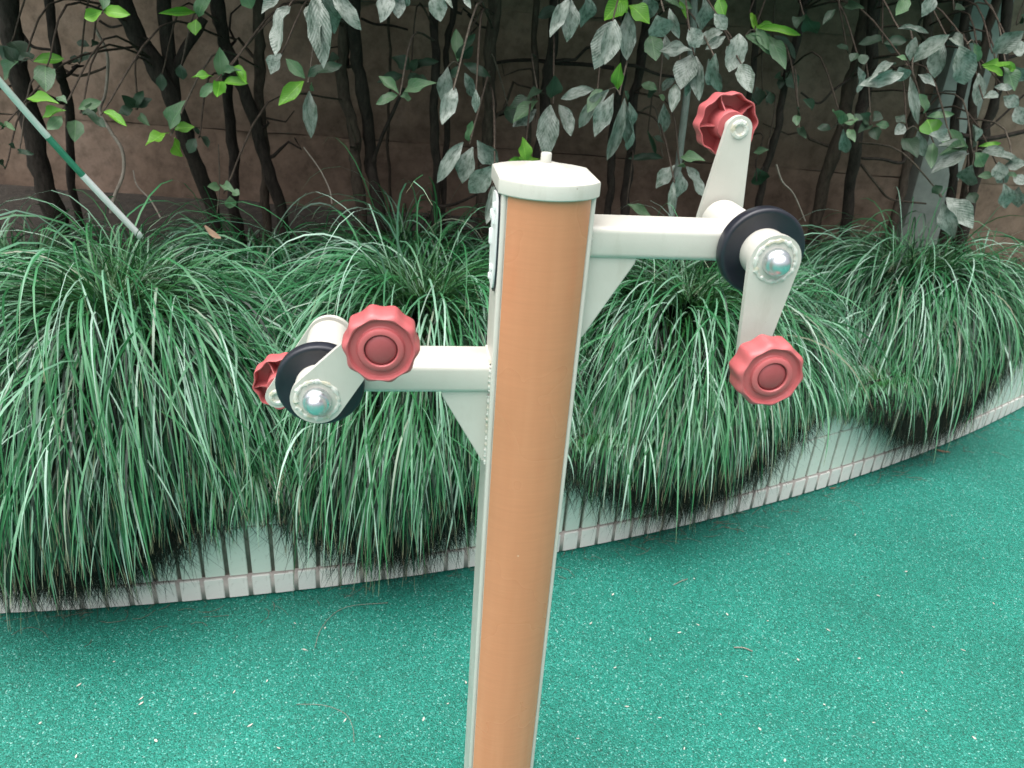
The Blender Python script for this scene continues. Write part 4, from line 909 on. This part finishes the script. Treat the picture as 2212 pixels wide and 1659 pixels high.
# ---------------------------------------------------------------- things lying about
def petal_mesh(name, L, Wd, m_, curl=0.25):
    V, F = [], []
    for i in range(6):
        x = i / 5; h = 0.5 * math.sin(math.pi * min(0.98, max(0.05, x))) ** 0.7
        for s in (-1, 0, 1): V.append(((x - 0.5) * L, s * h * Wd, curl * L * (x - 0.5) ** 2 + abs(s) * h * Wd * 0.25 + 0.0012))
    for i in range(5):
        for j in range(2): F.append((i*3+j, i*3+j+1, (i+1)*3+j+1, (i+1)*3+j))
    me = bpy.data.meshes.new(name); me.from_pydata(V, [], F); me.polygons.foreach_set('use_smooth', [True] * len(F)); me.materials.append(m_); return me
PM = [petal_mesh('petal', l_, w_, M['petal']) for l_, w_ in ((0.013, 0.005), (0.010, 0.006), (0.015, 0.0045))]
pet = [(305,1520),(170,1475),(310,1505),(740,1560),(500,1490),(580,1470),(660,1405),(420,1545),(250,1430),(820,1590),(970,1525),(910,1555),(340,1600),(600,1620),(160,1630),(90,1560),(540,1565),(1010,1475),(700,1355),(640,1345),
       (1280,1350),(1325,1445),(1400,1385),(1470,1370),(1510,1355),(1575,1330),(1610,1460),(1660,1345),(1720,1430),(1790,1360),(1850,1420),(1900,1290),(1950,1450),(2010,1350),(2080,1400),(2150,1310),(1350,1530),(1430,1555),(1560,1545),(1640,1580),(1780,1520),(1890,1560),(2000,1530),(2100,1590),(1250,1600),(1320,1290),(1500,1250),(1700,1200),(1850,1150),(2050,1120),(1960,1230),(2120,1210),(1480,1620),(1700,1640)]
for px, py in pet:
    p = gnd(px + random.uniform(-6, 6), py + random.uniform(-6, 6))
    o = bpy.data.objects.new('petal', random.choice(PM)); C.objects.link(o); o.location = (p.x, p.y, 0.001); o.rotation_euler = (random.uniform(-0.15, 0.15), random.uniform(-0.15, 0.15), random.uniform(0, 6.28))
    k = random.uniform(0.5, 1.0); o.scale = (k, k, k)
    tag(o, 'small cream petal fallen on the green rubber floor', 'petal', 'petals scattered on the floor')
def ground_twig(pts, r_, label):
    P = smooth_path([gnd(px, py) + Vector((0, 0, r_ + 0.001 + (0.004 if 0 < i < len(pts) - 1 else 0))) for i, (px, py) in enumerate(pts)], 26)
    V_, F_ = tube(P, [r_] * 26, 6, 0.05); o = np_obj('fallen_twig', V_, F_, M['pale_stem']); tag(o, label, 'twig', None)
ground_twig([(838, 1303), (760, 1312), (720, 1330), (692, 1365), (680, 1400)], 0.0007, 'long curved dry twig on the floor left of the post near the wall')
ground_twig([(640, 1522), (700, 1527), (745, 1545), (762, 1575), (765, 1605)], 0.0006, 'fine curved dry twig on the floor low beside the post')
ground_twig([(1585, 1400), (1605, 1403), (1625, 1408)], 0.0016, 'short pale twig lying in the open floor right of the post')
ground_twig([(1455, 1265), (1472, 1258), (1485, 1252)], 0.0012, 'tiny twig on the floor below the right clump')
dm = petal_mesh('dry_leaf', 0.070, 0.017, M['dry'], 0.6)
o = bpy.data.objects.new('dry_leaf', dm); C.objects.link(o); pp = at(462, 508, 2.06); o.location = pp; o.rotation_euler = (0.4, 0.3, -0.6); tag(o, 'curled brown dry leaf caught on top of the largest grass clump', 'leaf')
dm2 = petal_mesh('dry_leaf', 0.060, 0.014, M['dry'], 0.3)
o = bpy.data.objects.new('dry_leaf', dm2); C.objects.link(o); pp = gnd(2030, 972); o.location = pp + Vector((0, -0.02, 0.004)); o.rotation_euler = (0.1, 0.0, -0.25); tag(o, 'small brown dry leaf on the floor against the wall at the right', 'leaf')
o = bpy.data.objects.new('dry_leaf', dm2); C.objects.link(o); pp = gnd(1795, 1052); o.location = pp + Vector((0, -0.015, 0.004)); o.rotation_euler = (0.0, 0.1, 0.5); o.scale = (0.6, 0.6, 0.6); tag(o, 'tiny brown dry leaf at the wall foot below the hanging knob', 'leaf')
# litter strands along the foot of the wall
parts = []
for i in range(240):
    s_ = random.uniform(0.5, s_f[-1] - 0.4); x, y, tg = on_front(s_); q = 0.012 + abs(random.gauss(0, 0.045)); cx, cy = x + tg[1] * q, y - tg[0] * q
    a = math.atan2(tg[1], tg[0]) + random.gauss(0, 0.7); ln = random.uniform(0.015, 0.08); bnd = random.gauss(0, 0.2)
    P = [Vector((cx + math.cos(a + bnd * k) * ln * k / 3, cy + math.sin(a + bnd * k) * ln * k / 3, 0.002 + random.uniform(0, 0.003))) for k in range(4)]
    parts.append(tube(P, [random.uniform(0.0004, 0.0008)] * 4, 4))
V_, F_ = join_vf(parts); o = np_obj('litter', V_, F_, M['litter']); tag(o, 'brown plant litter strewn along the foot of the planter wall', 'litter', None, 'stuff')
